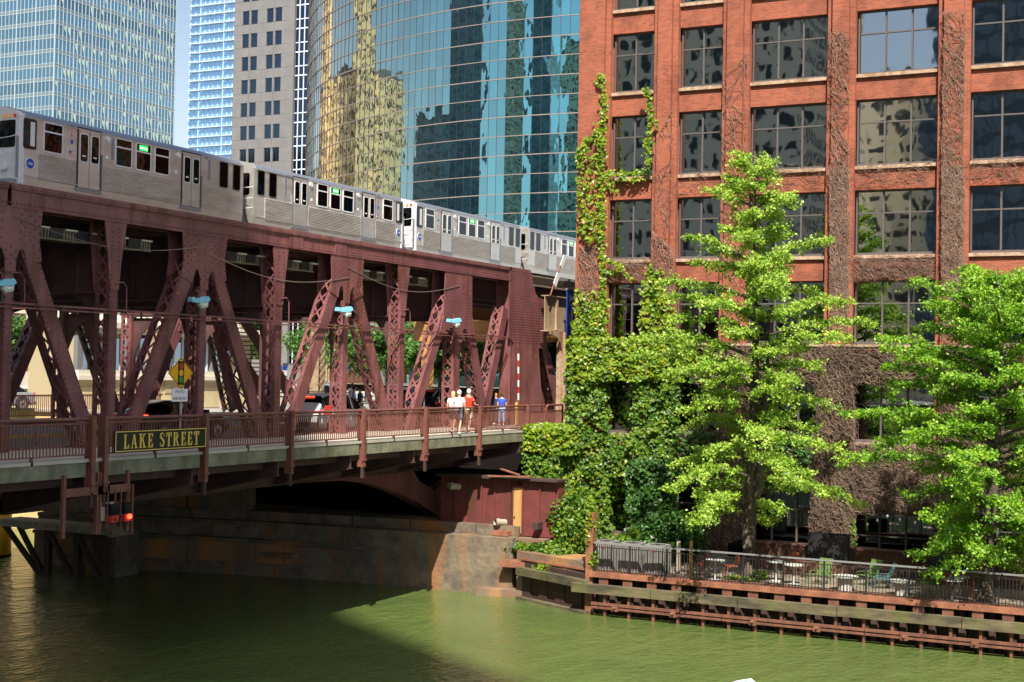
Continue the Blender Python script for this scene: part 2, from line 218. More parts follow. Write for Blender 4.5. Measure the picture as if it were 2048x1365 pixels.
# ---------------------------------------------------------------- geometry helpers
OFF={}
class MB:
    def __init__(s): s.v=[]; s.f=[]
    def box(s,x0,x1,y0,y1,z0,z1):
        n=len(s.v); s.v+=[(x,y,z) for z in (z0,z1) for x,y in ((x0,y0),(x1,y0),(x1,y1),(x0,y1))]
        s.f+=[(n,n+3,n+2,n+1),(n+4,n+5,n+6,n+7)]+[(n+i,n+(i+1)%4,n+4+(i+1)%4,n+4+i) for i in range(4)]; return s
    def bar(s,p,q,wd,h,nrm=(0,0,1)):
        p=Vector(p);q=Vector(q);d=(q-p).normalized();nv=Vector(nrm); sd=d.cross(nv)
        if sd.length<1e-4: sd=d.cross(Vector((1,0,0)))
        sd.normalize(); nv=sd.cross(d); n=len(s.v)
        for e in (p,q):
            for a,b in ((-1,-1),(1,-1),(1,1),(-1,1)): s.v.append(tuple(e+sd*(a*wd/2)+nv*(b*h/2)))
        s.f+=[(n,n+1,n+2,n+3)[::-1],(n+4,n+5,n+6,n+7)]+[(n+i,n+(i+1)%4,n+4+(i+1)%4,n+4+i) for i in range(4)]; return s
    def tube(s,pts,r,k=6,cap=True):
        pts=[Vector(p) for p in pts]; rs=r if isinstance(r,(list,tuple)) else [r]*len(pts); n=len(s.v)
        ref=Vector((0,0,1))
        for i,p in enumerate(pts):
            d=(pts[min(i+1,len(pts)-1)]-pts[max(i-1,0)]).normalized(); a=d.cross(ref)
            if a.length<.05: a=d.cross(Vector((1,.3,0)))
            a.normalize(); b=a.cross(d)
            for j in range(k):
                t=2*math.pi*j/k; s.v.append(tuple(p+a*(math.cos(t)*rs[i])+b*(math.sin(t)*rs[i])))
        for i in range(len(pts)-1):
            for j in range(k): s.f.append((n+i*k+j,n+i*k+(j+1)%k,n+(i+1)*k+(j+1)%k,n+(i+1)*k+j))
        if cap: s.f.append(tuple(n+j for j in range(k))[::-1]); s.f.append(tuple(n+(len(pts)-1)*k+j for j in range(k)))
        return s
    def cyl(s,c,r,z0,z1,k=16,r2=None):
        return s.tube([(c[0],c[1],z0),(c[0],c[1],z1)],[r,r if r2 is None else r2],k)
    def prism(s,poly,c0,c1,ax='y'):
        """poly in the plane across ax, thickness c0..c1"""
        n=len(s.v); k=len(poly)
        for c in (c0,c1):
            for a,b in poly: s.v.append({'y':(a,c,b),'x':(c,a,b),'z':(a,b,c)}[ax])
        s.f.append(tuple(n+i for i in range(k))); s.f.append(tuple(n+k+i for i in range(k))[::-1])
        for i in range(k): j=(i+1)%k; s.f.append((n+j,n+i,n+k+i,n+k+j))
        return s
    def quad(s,*p):
        n=len(s.v); s.v+=[tuple(q) for q in p]; s.f.append(tuple(range(n,n+len(p)))); return s
    def mesh(s,name,m=None,off=(0,0,0),smooth=False):
        me=D.meshes.new(name); o=Vector(off); me.from_pydata([tuple(Vector(v)-o) for v in s.v],[],s.f)
        bm=bmesh.new(); bm.from_mesh(me); bmesh.ops.recalc_face_normals(bm,faces=bm.faces); bm.to_mesh(me); bm.free()
        if m: me.materials.append(MATS[m])
        if smooth:
            me.polygons.foreach_set('use_smooth',[True]*len(me.polygons))
        return me
    def build(s,name,m,parent=None,smooth=False,**kw):
        off=OFF.get(parent.name,(0,0,0)) if parent else (0,0,0)
        o=D.objects.new(name,s.mesh(name,m,off,smooth)); COL.objects.link(o)
        if parent: o.parent=parent; OFF[o.name]=off
        for k,v in kw.items(): o[k]=v
        return o
def tag(o,label=None,cat=None,group=None,kind=None):
    if label:o['label']=label
    if cat:o['category']=cat
    if group:o['group']=group
    if kind:o['kind']=kind
    return o
def thing(name,loc,label,cat,group=None,kind=None):
    o=D.objects.new(name,None); o.location=loc; COL.objects.link(o); OFF[o.name]=tuple(loc); o.empty_display_size=.3
    return tag(o,label,cat,group,kind)
def inst(name,me,parent,M):
    o=D.objects.new(name,me); COL.objects.link(o); off=Vector(OFF.get(parent.name,(0,0,0))) if parent else Vector()
    if parent: o.parent=parent; OFF[o.name]=tuple(off)
    o.matrix_local=Matrix.Translation(-off)@M; return o
def T(x,y,z): return Matrix.Translation((x,y,z))
def span(p,q,nrm,wd=1,th=1):
    """matrix mapping a unit bar (x 0..1, y,z +-.5) from p to q, its thin side along nrm"""
    p=Vector(p);q=Vector(q);d=q-p;n=Vector(nrm);sd=n.cross(d).normalized();n2=d.cross(sd).normalized()
    M=Matrix((( d.x,sd.x*wd,n2.x*th,p.x),(d.y,sd.y*wd,n2.y*th,p.y),(d.z,sd.z*wd,n2.z*th,p.z),(0,0,0,1))); return M
UB=lambda m:MB().box(0,1,-.5,.5,-.5,.5).mesh('unit_'+m,m)
def npmesh(name,V,k,m,parent=None,smooth=False):
    """V: (n*k,3) array, n separate k-gons"""
    V=np.asarray(V,dtype=np.float32); n=len(V)//k; off=np.array(OFF.get(parent.name,(0,0,0)) if parent else (0,0,0),dtype=np.float32)
    me=D.meshes.new(name); me.vertices.add(n*k); me.vertices.foreach_set('co',(V-off).ravel()); me.loops.add(n*k); me.loops.foreach_set('vertex_index',np.arange(n*k,dtype=np.int32))
    me.polygons.add(n); me.polygons.foreach_set('loop_start',np.arange(0,n*k,k,dtype=np.int32)); me.polygons.foreach_set('loop_total',np.full(n,k,dtype=np.int32)); me.update(calc_edges=True); me.validate()
    me.materials.append(MATS[m]); o=D.objects.new(name,me); COL.objects.link(o)
    if parent: o.parent=parent; OFF[o.name]=tuple(off)
    return o
def leaves(C,size,nrm=None,spread=1.,folded=True):
    """two folded faces per leaf at centres C; nrm = favoured facing"""
    n=len(C); N=rng.normal(size=(n,3))*spread
    if nrm is not None: N=N+np.array(nrm)
    N/=np.linalg.norm(N,axis=1,keepdims=True)+1e-9
    A=np.cross(N,rng.normal(size=(n,3))); A/=np.linalg.norm(A,axis=1,keepdims=True)+1e-9; B=np.cross(N,A)
    s=(size*(.45+1.1*rng.random(n)))[:,None]
    tip=C+A*s*.6; base=C-A*s*.5; l=C+B*s*.5+A*s*.1+N*s*.18; r=C-B*s*.5+A*s*.1+N*s*.18
    V=np.stack([base,l,tip,base,tip,r],1).reshape(-1,3); return V
def text(name,s,size,m,parent,M,off=None,extr=.006,align='CENTER',bold=0.):
    cu=D.curves.new(name,'FONT'); cu.body=s; cu.size=size; cu.extrude=extr; cu.offset=bold; cu.align_x=align; cu.align_y='CENTER'; cu.resolution_u=3
    ob=D.objects.new('tmp',cu); me=D.meshes.new_from_object(ob); D.objects.remove(ob); D.curves.remove(cu); me.name=name; me.materials.clear(); me.materials.append(MATS[m])
    return inst(name,me,parent,M)
def copy_tree(o,parent=None):
    c=o.copy(); COL.objects.link(c); c.parent=parent
    for ch in o.children: copy_tree(ch,c)
    return c
RX90=Matrix.Rotation(math.pi/2,4,'X')
# ================================================================ SETTING
def struct(o): o['kind']='structure'; return o
ZS=6.7; ZT=1.65; FX=59.2
struct(MB().quad((-900,-900,0),(900,-900,0),(900,1200,0),(-900,1200,0)).build('water','water'))
g=MB()
for x0,x1,y0,y1 in ((59.3,3000,26.3,3000),(64,3000,-3000,26.3),(-3000,-30,-3000,3000)): g.quad((x0,y0,6.64),(x1,y0,6.64),(x1,y1,6.64),(x0,y1,6.64))
struct(g.build('ground','ground'))
g=MB(); g.box(50.9,59.4,-60,21.3,-1,ZT); g.box(53.2,59.4,21.3,26.0,-1,ZT+.02)
struct(g.build('terrace_paving','paving'))
g=MB(); g.box(59.4,400,31.6,45.5,6.6,6.66); struct(g.build('road','asphalt'))
g=MB(); g.box(70,86,50,400,6.6,6.662); struct(g.build('side_road','asphalt'))
# ================================================================ TRUSS BRIDGE
br=thing('truss_bridge',(29.7,31.2,ZS),'maroon riveted steel truss bridge carrying the road below and the elevated tracks above','bridge')
N0=29.7; NODE=[-5.6,-1.2,3.3,7.7,12.1,16.5,20.9,25.3,29.7,34.0,38.4,42.8,47.3,51.7,56.6]; GUS=[8,10,12,14,6,4,2]; VER=[9,11,13,7,5,3]
YN,YF=31.2,46.0; ZB=5.4; TC0,TC1=13.8,14.42
barmesh=MB().box(0,1,-.038,.038,-.008,.008).mesh('lacing_bar','steel')
RV=[]   # rivet positions with outward normals
def rivets(ps,n=(0,-1,0)): RV.extend([(p,n) for p in ps])
budget=[295]
def lacing(par,e0,e1,y0,y1,nrm,pitch,real,extra=None):
    """X-lacing in the edge plane e0-e1 (x,z) between y0 and y1"""
    L=math.dist(e0,e1); n=max(2,round(L/pitch)); mb=extra
    for i in range(n):
        a=(e0[0]+(e1[0]-e0[0])*i/n,e0[1]+(e1[1]-e0[1])*i/n); b=(e0[0]+(e1[0]-e0[0])*(i+1)/n,e0[1]+(e1[1]-e0[1])*(i+1)/n)
        for sgn,(ya,yb) in enumerate(((y0,y1),(y1,y0))):
            p=Vector((a[0],ya,a[1]));q=Vector((b[0],yb,b[1])); o=Vector(nrm)*(.012*sgn+.01)
            if real and budget[0]>0:
                budget[0]-=1; inst('lacing_bar',barmesh,par,span(p+o,q+o,nrm))
            else: mb.bar(p+o,q+o,.076,.016,nrm)
def member(name,p,q,hw,yc,real,pitch=.62,lab=None,dy=.3,skip=0):
    """box member p(top)->q(bottom): two web plates, edge angles, laced between"""
    m=MB(); d=Vector((q[0]-p[0],0,q[1]-p[1])).normalized(); nv=Vector((-d.z,0,d.x))
    if nv.x>0: nv=-nv
    h=nv*hw
    for y0,y1,f,g_ in ((yc-dy,yc-dy+.03,1,-1),(yc+dy-.03,yc+dy,1,-.1 if yc<35 else -.3)):
        m.prism([(p[0]+h.x*f,p[1]+h.z*f),(q[0]+h.x*f,q[1]+h.z*f),(q[0]+h.x*g_,q[1]+h.z*g_),(p[0]+h.x*g_,p[1]+h.z*g_)],y0,y1)
    for s in (1,-1):
        for y in (yc-dy+.085,yc+dy-.085):
            e=h*s*.97; m.bar((p[0]+e.x,y,p[1]+e.z),(q[0]+e.x,y,q[1]+e.z),.11,.02,tuple(nv))
    o=m.build(name,'steel',br,**({'label':lab} if lab else {}))
    ex=MB()
    for s in (1,-1):
        e=h*s*1.0; lacing(o,(p[0]+e.x,p[1]+e.z),(q[0]+e.x,q[1]+e.z),yc-dy+.06,yc+dy-.06,tuple(nv*s),pitch,real and s==1,ex)
    if ex.v: ex.build('lacing','steel',o,kind='stuff')
    if yc<35:
        L=math.dist(p,q)
        for k in range(int(L/.17)):
            t=k*.17/L
            for s in (.82,-.82): rivets([(p[0]+(q[0]-p[0])*t+h.x*s,yc-dy,p[1]+(q[1]-p[1])*t+h.z*s)])
    return o
def gusset(k,yc):
    x=NODE[k]; big=(k==14)
    for y0,y1 in ((yc-.335,yc-.295),(yc+.295,yc+.335)):
        if big:
            half=[(1.28,13.8),(1.32,12.9),(1.36,11.9),(1.68,11.0),(.98,10.95),(.82,11.2),(.62,11.28),(.42,11.15),(.42,10.6)]
        else:
            half=[(1.2,13.8),(1.14,13.3),(1.1,12.85),(1.2,12.3),(.62,12.1),(.56,12.42),(.46,12.58),(.34,12.55),(.22,12.3),(.2,11.9)]
        poly=[(x-a,b) for a,b in half]+[(x+a,b) for a,b in half[::-1]]
        MB().prism(poly,y0,y1).build('gusset_plate','steel',br)
    if yc<35:
        for i in range(13):
            for j in range(16):
                a=-1.08+i*.18; z=13.7-j*.12
                if z>12.7+abs(a)*.1 or (abs(a)<.2 and z>12.05) or (abs(a)>.85 and abs(a)<1.2 and z>12.2): 
                    if (i+j)%2 and (abs(a)>.35 or j>8): rivets([(x+a,yc-.335,z)])
        if big:
            for i in range(14):
                for j in range(14): rivets([(x-1.2+i*.185,yc-.335,12.7-j*.12)])
def truss(yc,real):
    # chords
    for a,b in ((NODE[0],12.1),(12.1,29.55),(29.72,47.3),(47.33,62.)):
        MB().box(a,b,yc-.3,yc-.26,TC0,TC1).box(a,b,yc+.26,yc+.3,TC0,TC1).box(a,b,yc-.36,yc+.36,TC1,TC1+.035).box(a,b,yc-.36,yc-.2,TC0-.03,TC0).box(a,b,yc+.2,yc+.36,TC0-.03,TC0).box(a,b,yc-.36,yc-.3,TC1-.14,TC1).build('top_chord','steel',br)
        MB().box(a,min(b,57.5),yc-.3,yc-.24,ZB-.45,ZB+.2).box(a,min(b,58),yc+.24,yc+.3,ZB-.45,ZB+.2).box(a,min(b,58),yc-.34,yc+.34,ZB-.48,ZB-.45).build('bottom_chord','steel_shaded',br)
    if yc<35:
        for i in range(int(36/.14)):
            xx=26+i*.14; rivets([(xx,yc-.36,TC1-.07),(xx,yc-.3,TC0+.09)])
            if xx>46.5: rivets([(xx,yc-.3,TC0+.2),(xx,yc-.3,TC0+.31)])
            if 44<xx<50: rivets([(xx,yc-.3,TC0+.4)])
        MB().box(46.4,47.2,yc-.33,yc-.3,TC0+.0,TC1-.16).build('splice_plate','steel',br); MB().box(43.3,44.2,yc-.33,yc-.3,TC0+.02,TC1-.18).build('splice_plate','steel',br)
    for k in GUS:
        gusset(k,yc); x=NODE[k]
        member('post',(x,12.0),(x,ZB),.17 if k!=14 else .3,yc,real,.5)
        for dx,kk in ((-1,k-1),(1,k+1)):
            if 0<=kk<len(NODE) and not(k==14 and dx==1):
                member('diagonal',(x+dx*.62,12.75),(NODE[kk]-dx*.15,ZB+.1),.275,yc,real,.62)
    member('diagonal',(57.4,12.7),(59.6,7.0),.27,yc,real,.62)
    for k in VER:
        x=NODE[k]
        MB().prism([(x-.5,13.8),(x+.5,13.8),(x+.3,12.6),(x+.19,11.6),(x-.19,11.6),(x-.3,12.6)],yc-.33,yc-.29).prism([(x-.5,13.8),(x+.5,13.8),(x+.23,11.6),(x-.23,11.6)],yc+.29,yc+.33).build('gusset_plate','steel',br)
        member('post',(x,13.8),(x,ZB),.19,yc,real and k>8,.5)
        if yc<35: 
            for j in range(14):
                for a in (-.16,.16): rivets([(x+a,yc-.33,13.6-j*.15)])
    # heavy end frame over the abutment
    E=[(61.75,14.46),(64.1,14.46),(64.45,13.85),(64.75,13.3),(65.2,13.1),(65.98,13.05),(66.2,10.7),(68.6,7.3),(68.6,6.7),(67.4,6.7),(67.3,7.6),(65.9,10.1),(65.75,10.5),(65.2,10.56),(65.7,8.0),(65.6,6.7),(63.35,6.7),(62.3,10.75),(61.75,11.0)]
    if yc>35:
        MB().box(62.4,63.2,yc-.3,yc+.3,6.7,14.4).build('end_frame','steel_shaded',br); return
    MB().prism(E,yc-.36,yc-.31).prism(E,yc+.31,yc+.36).prism([(62.3,10.7),(65.2,10.5),(65.6,6.7),(63.4,6.7)],yc-.31,yc+.31).build('end_frame','steel',br)
    MB().box(62.1,62.25,yc-.3,yc+.3,7,14.2).box(65.2,65.3,yc-.3,yc+.3,10.6,13).box(68.4,68.45,yc-.3,yc+.3,6.7,7.4).build('end_diaphragm','steel',br)
    member('diagonal',(61.55,12.4),(59.35,6.7),.28,yc,real,.55)
    member('diagonal',(66.6,10.3),(68.6,6.7),.2,yc,False,.5)
    if yc<35:
        for i in range(26):
            for j in range(34):
                xx=61.9+i*.16; z=14.3-j*.13
                if z>10.7 and (xx<64 or z<13.3-max(0,64.9-xx)*.0) and xx<65.9-(0 if z<13 else 1.9): rivets([(xx+(j%2)*.03,yc-.36,z)])
        for i in range(28):
            t=i/28; z=10.5-3.7*t
            for f in (.12,.9): rivets([((62.4+1.0*t)*(1-f)+(65.25+.4*t)*f,yc-.36,z)])
            rivets([(66.25+2.2*t*.9,yc-.36,10.5-3.0*t)])
truss(YN,True); truss(YF,False)
# rivet heads
V=[]
for (p,n) in RV:
    x,y,z=p; r=.036; y2=y-.035
    c=[(x+r*math.cos(a),y,z+r*math.sin(a)) for a in (0.5,1.55,2.6,3.64,4.69,5.74)]; t=(x,y2,z)
    for i in range(6): V+= [c[i],c[(i+1)%6],t]
npmesh('rivets',V,3,'rivet',br)['kind']='stuff'
# sway frames, stringers, deck framing
for k,x in enumerate(NODE):
    if x<1: continue
    m=MB().box(x-.02,x+.02,YN+.35,YF-.35,11.6,13.72).box(x-.16,x+.16,YN+.35,YF-.35,11.55,11.6).box(x-.16,x+.16,YN+.35,YF-.35,13.72,13.77)
    m.prism([(YF-.35,11.5),(YF-2.4,11.5),(YF-1.6,11.3),(YF-.9,10.8),(YF-.5,10.0),(YF-.35,9.4)],x-.02,x+.02,'x'); m.prism([(YN+.35,11.5),(YN+1.6,11.5),(YN+1.0,11.3),(YN+.6,10.8),(YN+.35,10.0)],x-.02,x+.02,'x')
    for j in range(9): yy=YN+1.2+j*1.6; m.box(x-.1,x+.1,yy-.05,yy+.05,11.6,13.72)
    m.build('floor_beam','steel_shaded',br)
    MB().box(x-.02,x+.02,YN+.3,YF-.3,5.2,6.3).box(x-.2,x+.2,YN+.3,YF-.3,5.15,5.2).build('road_beam','steel_shaded',br)
    # sidewalk bracket with slanting underside
    for y0,y1,s in ((27.62,YN-.3,1),(49.3,YF+.3,-1)):
        if x<58: MB().prism([(y0,6.2),(y1,6.2),(y1,5.0),(y0,5.75)],x-.03,x+.03,'x').bar((x,y0,5.72),(x,y1,4.97),.24,.03,(0,0,1)).bar((x,y0,6.18),(x,y1,6.18),.24,.03,(0,0,1)).build('bracket','steel_shaded',br)
for y in (34.9,37.3,39.7,42.1):
    MB().box(1,78,y-.02,y+.02,13.15,14.2).box(1,78,y-.18,y+.18,14.2,14.24).box(1,78,y-.18,y+.18,13.11,13.15).build('stringer','steel_shaded',br)
for y in (33,36,39,42,44.5): MB().box(-5,58,y-.15,y+.15,5.6,6.4).build('road_stringer','steel_shaded',br)
for y in (31.2-1.2,28.3): MB().box(-5,57,y-.08,y+.08,5.9,6.3).build('walk_stringer','steel_shaded',br)
# deep web plates near the trunnion (arched underside, oval opening)
for y in (YN,YF):
    P=[(44.5,4.97),(47.4,4.88),(49.6,4.6),(51.6,4.1),(53.5,3.5),(54.6,3.05),(55.6,2.5),(57.6,2.4),(57.6,4.5),(55.9,4.25),(54.8,3.97),(53.5,4.45),(52.95,4.95),(52.9,5.6),(44.5,5.6)]
    MB().prism(P,y-.24,y-.2).prism(P,y+.2,y+.24).build('arch_plate','steel',br)
    m=MB()
    for a,b in zip(P[:7],P[1:8]): m.bar((a[0],y,a[1]-.02),(b[0],y,b[1]-.02),.6,.04,(0,0,1))
    m.build('arch_flange','steel',br)
MB().box(-5,58.5,31.6,45.5,6.42,6.55).build('roadway_slab','asphalt',br)
for y0,y1 in ((27.62,31.5),(45.6,49.2)): MB().box(-5,57.15,y0,y1,6.42,ZS).build('sidewalk_slab','walk',br)
MB().box(-5,58,31.5,31.62,6.4,6.76).build('kerb','steel',br); MB().box(-5,58,45.5,45.6,6.4,6.76).build('kerb','steel',br)
m=MB(); 
for yy in (38.45,38.75): m.box(-5,110,yy-.06,yy+.06,6.55,6.668)
struct(m.build('lane_line','asph_line'))
m=MB().box(-5,57.15,27.5,27.62,6.6,6.69); m.build('sidewalk_lip','walk',br)
RP=[29.55]+[29.98+4.49*k for k in range(7)]
px=-5.; POSTX=[N0-4.45*k for k in range(1,8)][::-1]+[29.5,30.0]+[34.36,38.84,43.32,47.85,52.39,57.05]
for a,b in zip(POSTX[:-1],POSTX[1:]):
    MB().box(a+.14,b-.14,27.52,27.6,6.2,6.6).build('fascia_board','fascia',br)
MB().box(2,61.5,30.78,30.83,10.97,11.03).box(2,61.5,30.72,30.76,10.86,10.9).build('conduit','steel',br)
# thin conduit hooks on the posts
for k in (8,9,11,13):
    x=NODE[k]+.28; MB().tube([(x-.3,30.85,11.85),(x+.1,30.85,11.9),(x+.25,30.85,11.75),(x+.27,30.85,11.0)],.022,5).build('conduit_hook','steel',br)
MB().tube([(38.4+9*t,30.84,13.2-1.0*math.sin(math.pi*t)*.55-.25*t) for t in [i/12 for i in range(13)]],.013,4).tube([(47.3+9.3*t,30.84,13.35-.6*math.sin(math.pi*t)-.15*t) for t in [i/12 for i in range(13)]],.013,4).tube([(29.7+8.7*t,30.84,13.5-.5*math.sin(math.pi*t)-.1*t) for t in [i/12 for i in range(13)]],.013,4).build('wire','steel_rail',br)
# white/red band paint marks on members
MB().prism([(45.95,7.85),(46.45,7.85),(46.3,7.45),(45.8,7.45)],30.88,30.905).build('repair_patch','red',br)
# lower platform walkway plates hung from the girder underside (catwalk grating; pale plates carry light in their colour)
for a,b in ((30.5,36.5),(40.2,46),(48.6,55)):
    m=MB()
    for j in range(int((b-a)/.13)): m.box(a+j*.13,a+j*.13+.05,31.55,32.6,13.1,13.42)
    m.box(a,b,31.6,31.63,13.05,13.1); m.build('catwalk_grating','tie',br,kind='stuff')
    for j in range(int((b-a)/1.15)):
        MB().box(a+.2+j*1.15,a+.75+j*1.15,31.5,31.9,13.12,13.4).build('cable_box','black_iron',br); MB().box(a+.8+j*1.15,a+1.3+j*1.15,31.45,32.4,13.36,13.42).build('lit_plate','cream_light',br)
# ---------------------------------------------------------------- railings
def pickets(par,a,b,z0,z1,y,n,me,ax='x'):
    for i in range(n):
        t=a+(b-a)*(i+.5)/n; inst('picket',me,par,T(t,y,z0) if ax=='x' else T(y,t,z0))
rl=thing('bridge_railing',(29.7,27.55,ZS),'maroon picket railing along the near sidewalk of the bridge','railing')
pk=MB().box(-.014,.014,-.014,.014,0,.84).mesh('picket','rail_paint')
for i,x in enumerate(POSTX):
    if x<20: continue
    MB().box(x-.075,x+.075,27.36,27.4,5.75,7.86).box(x-.015,x+.015,27.4,27.62,5.75,7.86).box(x-.075,x+.075,27.6,27.64,5.75,7.86).box(x-.11,x+.11,27.33,27.42,5.98,6.05).build('post','rail_paint',rl)
    MB().box(x-.05,x+.05,27.4,27.5,5.35,5.75).build('post_foot','rust_dark',rl)
for a,b in zip(POSTX[:-1],POSTX[1:]):
    if b<22 or b-a<1: continue
    MB().tube([(a+.08,27.53,7.78),(b-.08,27.53,7.78)],.05,8).build('top_rail','rail_paint',rl)
    MB().box(a+.08,b-.08,27.5,27.56,7.64,7.69).build('upper_rail','rail_paint',rl); MB().box(a+.08,b-.08,27.5,27.56,6.79,6.83).build('bottom_rail','rail_paint',rl)
    MB().box((a+b)/2-.04,(a+b)/2+.04,27.5,27.56,6.6,6.8).build('rail_foot','rail_paint',rl)
    n=int((b-a)/.125)
    for i in range(n): inst('picket',pk,rl,T(a+.1+(b-a-.2)*(i+.5)/n,27.53,6.82))
# approach railings on land
rl2=thing('approach_railing',(57.3,27.5,ZS),'maroon railing panels on the bank between the bridge and the brick building','railing')
for a,b in ((57.2,59.0),(59.1,61.)):
    MB().tube([(a+.05,27.5,6.75),(a+.05,27.5,7.7),(a+.12,27.5,7.78),(b-.12,27.5,7.78),(b-.05,27.5,7.7),(b-.05,27.5,6.75)],.05,7).build('frame','rail_paint',rl2)
    MB().box(a+.08,b-.08,27.48,27.52,7.5,7.55).box(a+.08,b-.08,27.48,27.52,6.78,6.82).build('bottom_rail','rail_paint',rl2)
    for i in range(15): inst('picket',pk,rl2,Matrix.Translation((a+.12+(b-a-.24)*(i+.5)/15,27.5,6.8))@Matrix.Diagonal((1,1,.86,1)))
fr=thing('far_railing',(35,49.2,ZS),'maroon picket railing along the far sidewalk, seen through the trusses','railing')
m=MB(); MB().box(20,58,49.17,49.23,7.72,7.8).build('rail','rail_paint',fr); MB().box(20,58,49.18,49.22,6.8,6.85).build('rail','rail_paint',fr)
for i in range(250): x=26+i*.128; m.box(x-.013,x+.013,49.19,49.215,6.8,7.75)
m.build('pickets','rail_paint',fr,kind='stuff')
for x in NODE[5:]: MB().box(x-.07,x+.07,49.1,49.3,6.2,7.85).build('post','rail_paint',fr)
ir=thing('kerb_railing',(60,31.4,ZS),'low maroon rail between road and sidewalk near the heavy end of the truss','railing')
MB().box(50,61,31.38,31.44,7.5,7.57).build('rail','rail_paint',ir); MB().box(50,61,31.38,31.44,6.85,6.9).build('rail','rail_paint',ir)
for i in range(6): MB().box(50+i*2.2-.05,50+i*2.2+.05,31.36,31.46,6.6,7.6).build('post','rail_paint',ir)
# ---------------------------------------------------------------- LAKE STREET board, hung on the railing
sg=thing('street_sign',(32.2,27.3,7.1),'long black sign with gold border and serif letters reading LAKE STREET','sign')
MB().box(30.2,34.2,27.27,27.31,6.83,7.44).build('board','black_sign',sg)
MB().box(30.23,34.17,27.262,27.27,7.395,7.42).box(30.23,34.17,27.262,27.27,6.85,6.875).box(30.23,30.255,27.262,27.27,6.875,7.395).box(34.145,34.17,27.262,27.27,6.875,7.395).build('border','gold',sg)
def stroke(pts,w):
    out=[]
    for i in range(len(pts)-1):
        a,b=pts[i],pts[i+1]; dx,dy=b[0]-a[0],b[1]-a[1]; L=math.hypot(dx,dy); nx,ny=-dy/L,dx/L; wa,wb=w[i]/2,w[i+1]/2
        out.append([(a[0]+nx*wa,a[1]+ny*wa),(a[0]-nx*wa,a[1]-ny*wa),(b[0]-nx*wb,b[1]-ny*wb),(b[0]+nx*wb,b[1]+ny*wb)])
    return out
R_=lambda x0,x1,y0,y1:[(x0,y0),(x1,y0),(x1,y1),(x0,y1)]
LET={'L':[R_(.1,.26,.0,1),R_(0,.36,.95,1),R_(0,.62,0,.06),[(.62,0),(.66,.3),(.62,.3),(.5,.06)]],
'A':[[(.1,0),(.16,0),(.4,.98),(.36,1)],[(.36,1),(.46,1),(.74,0),(.56,0),(.37,.82)],R_(.02,.27,0,.05),R_(.48,.82,0,.05),R_(.2,.56,.3,.36)],
'K':[R_(.1,.26,0,1),R_(0,.36,.95,1),R_(0,.36,0,.05),[(.26,.42),(.26,.5),(.62,.97),(.7,.97)],[(.36,.58),(.46,.7),(.78,.03),(.58,.03)],R_(.5,.8,.95,1),R_(.5,.88,0,.05)],
'E':[R_(.1,.26,0,1),R_(0,.6,.94,1),R_(0,.62,0,.06),R_(.26,.46,.48,.53),[(.46,.4),(.5,.38),(.5,.64),(.46,.62)],[(.6,1),(.6,.72),(.56,.72),(.46,.94)],[(.62,0),(.67,.3),(.63,.3),(.5,.06)]],
'T':[R_(.27,.43,0,1),R_(.15,.55,0,.05),R_(0,.7,.94,1),[(0,1),(0,.7),(.04,.7),(.14,.94)],[(.7,1),(.7,.7),(.66,.7),(.56,.94)]],
'R':[R_(.1,.26,0,1),R_(0,.36,0,.05),R_(0,.4,.95,1)]+stroke([(.26,.97),(.45,.96),(.57,.86),(.58,.74),(.52,.6),(.4,.53),(.26,.52)],[.06,.08,.15,.17,.15,.08,.05])+[[(.34,.53),(.48,.55),(.76,.03),(.58,.03)],R_(.56,.86,0,.05)],
'S':stroke([(.55,.72),(.53,.84),(.44,.94),(.3,.98),(.16,.93),(.09,.8),(.13,.66),(.3,.55),(.46,.44),(.54,.3),(.5,.14),(.38,.04),(.24,.02),(.12,.08),(.06,.2),(.05,.3)],[.04,.05,.07,.07,.1,.13,.16,.18,.18,.16,.13,.1,.07,.07,.05,.04])}
X=30.55; h=.4
for ch in 'LAKE STREET':
    if ch==' ': X+=.22; continue
    P=LET[ch]; m=MB(); wmax=max(x for q in P for x,_ in q)
    for i,q in enumerate(P): m.prism([(X+x*h*.82,6.93+y*h) for x,y in q],27.245+i*.0004,27.269)
    m.build('letter','gold',sg); X+=wmax*h*.82+.075
# ---------------------------------------------------------------- tracks
for nm,ya,lab in (('railway_track',36.1,'nearer elevated railway track on timber ties, empty'),('railway_track',40.5,'farther elevated railway track on timber ties, under the train')):
    tr=thing(nm,(60,ya,14.4),lab,'track','elevated railway tracks')
    for s in (-.72,.72): MB().box(-4,150,ya+s-.035,ya+s+.035,14.5,14.66).build('rail','steel_rail',tr)
    tm=MB().box(-.13,.13,-1.95,1.95,0,.2).mesh('tie','tie')
    for i in range(148):
        x=22+i*.42; o=inst('tie',tm,tr,T(x,ya,14.28))
# far-side walkway and near-side edge planks of the elevated deck
wk=thing('track_walkway',(50,33.6,14.3),'timber plank walkway beside the nearer elevated track','walkway')
for i in range(14): MB().box(2,79,31.6+i*.19,31.77+i*.19,14.3,14.35).build('plank','plank',wk)
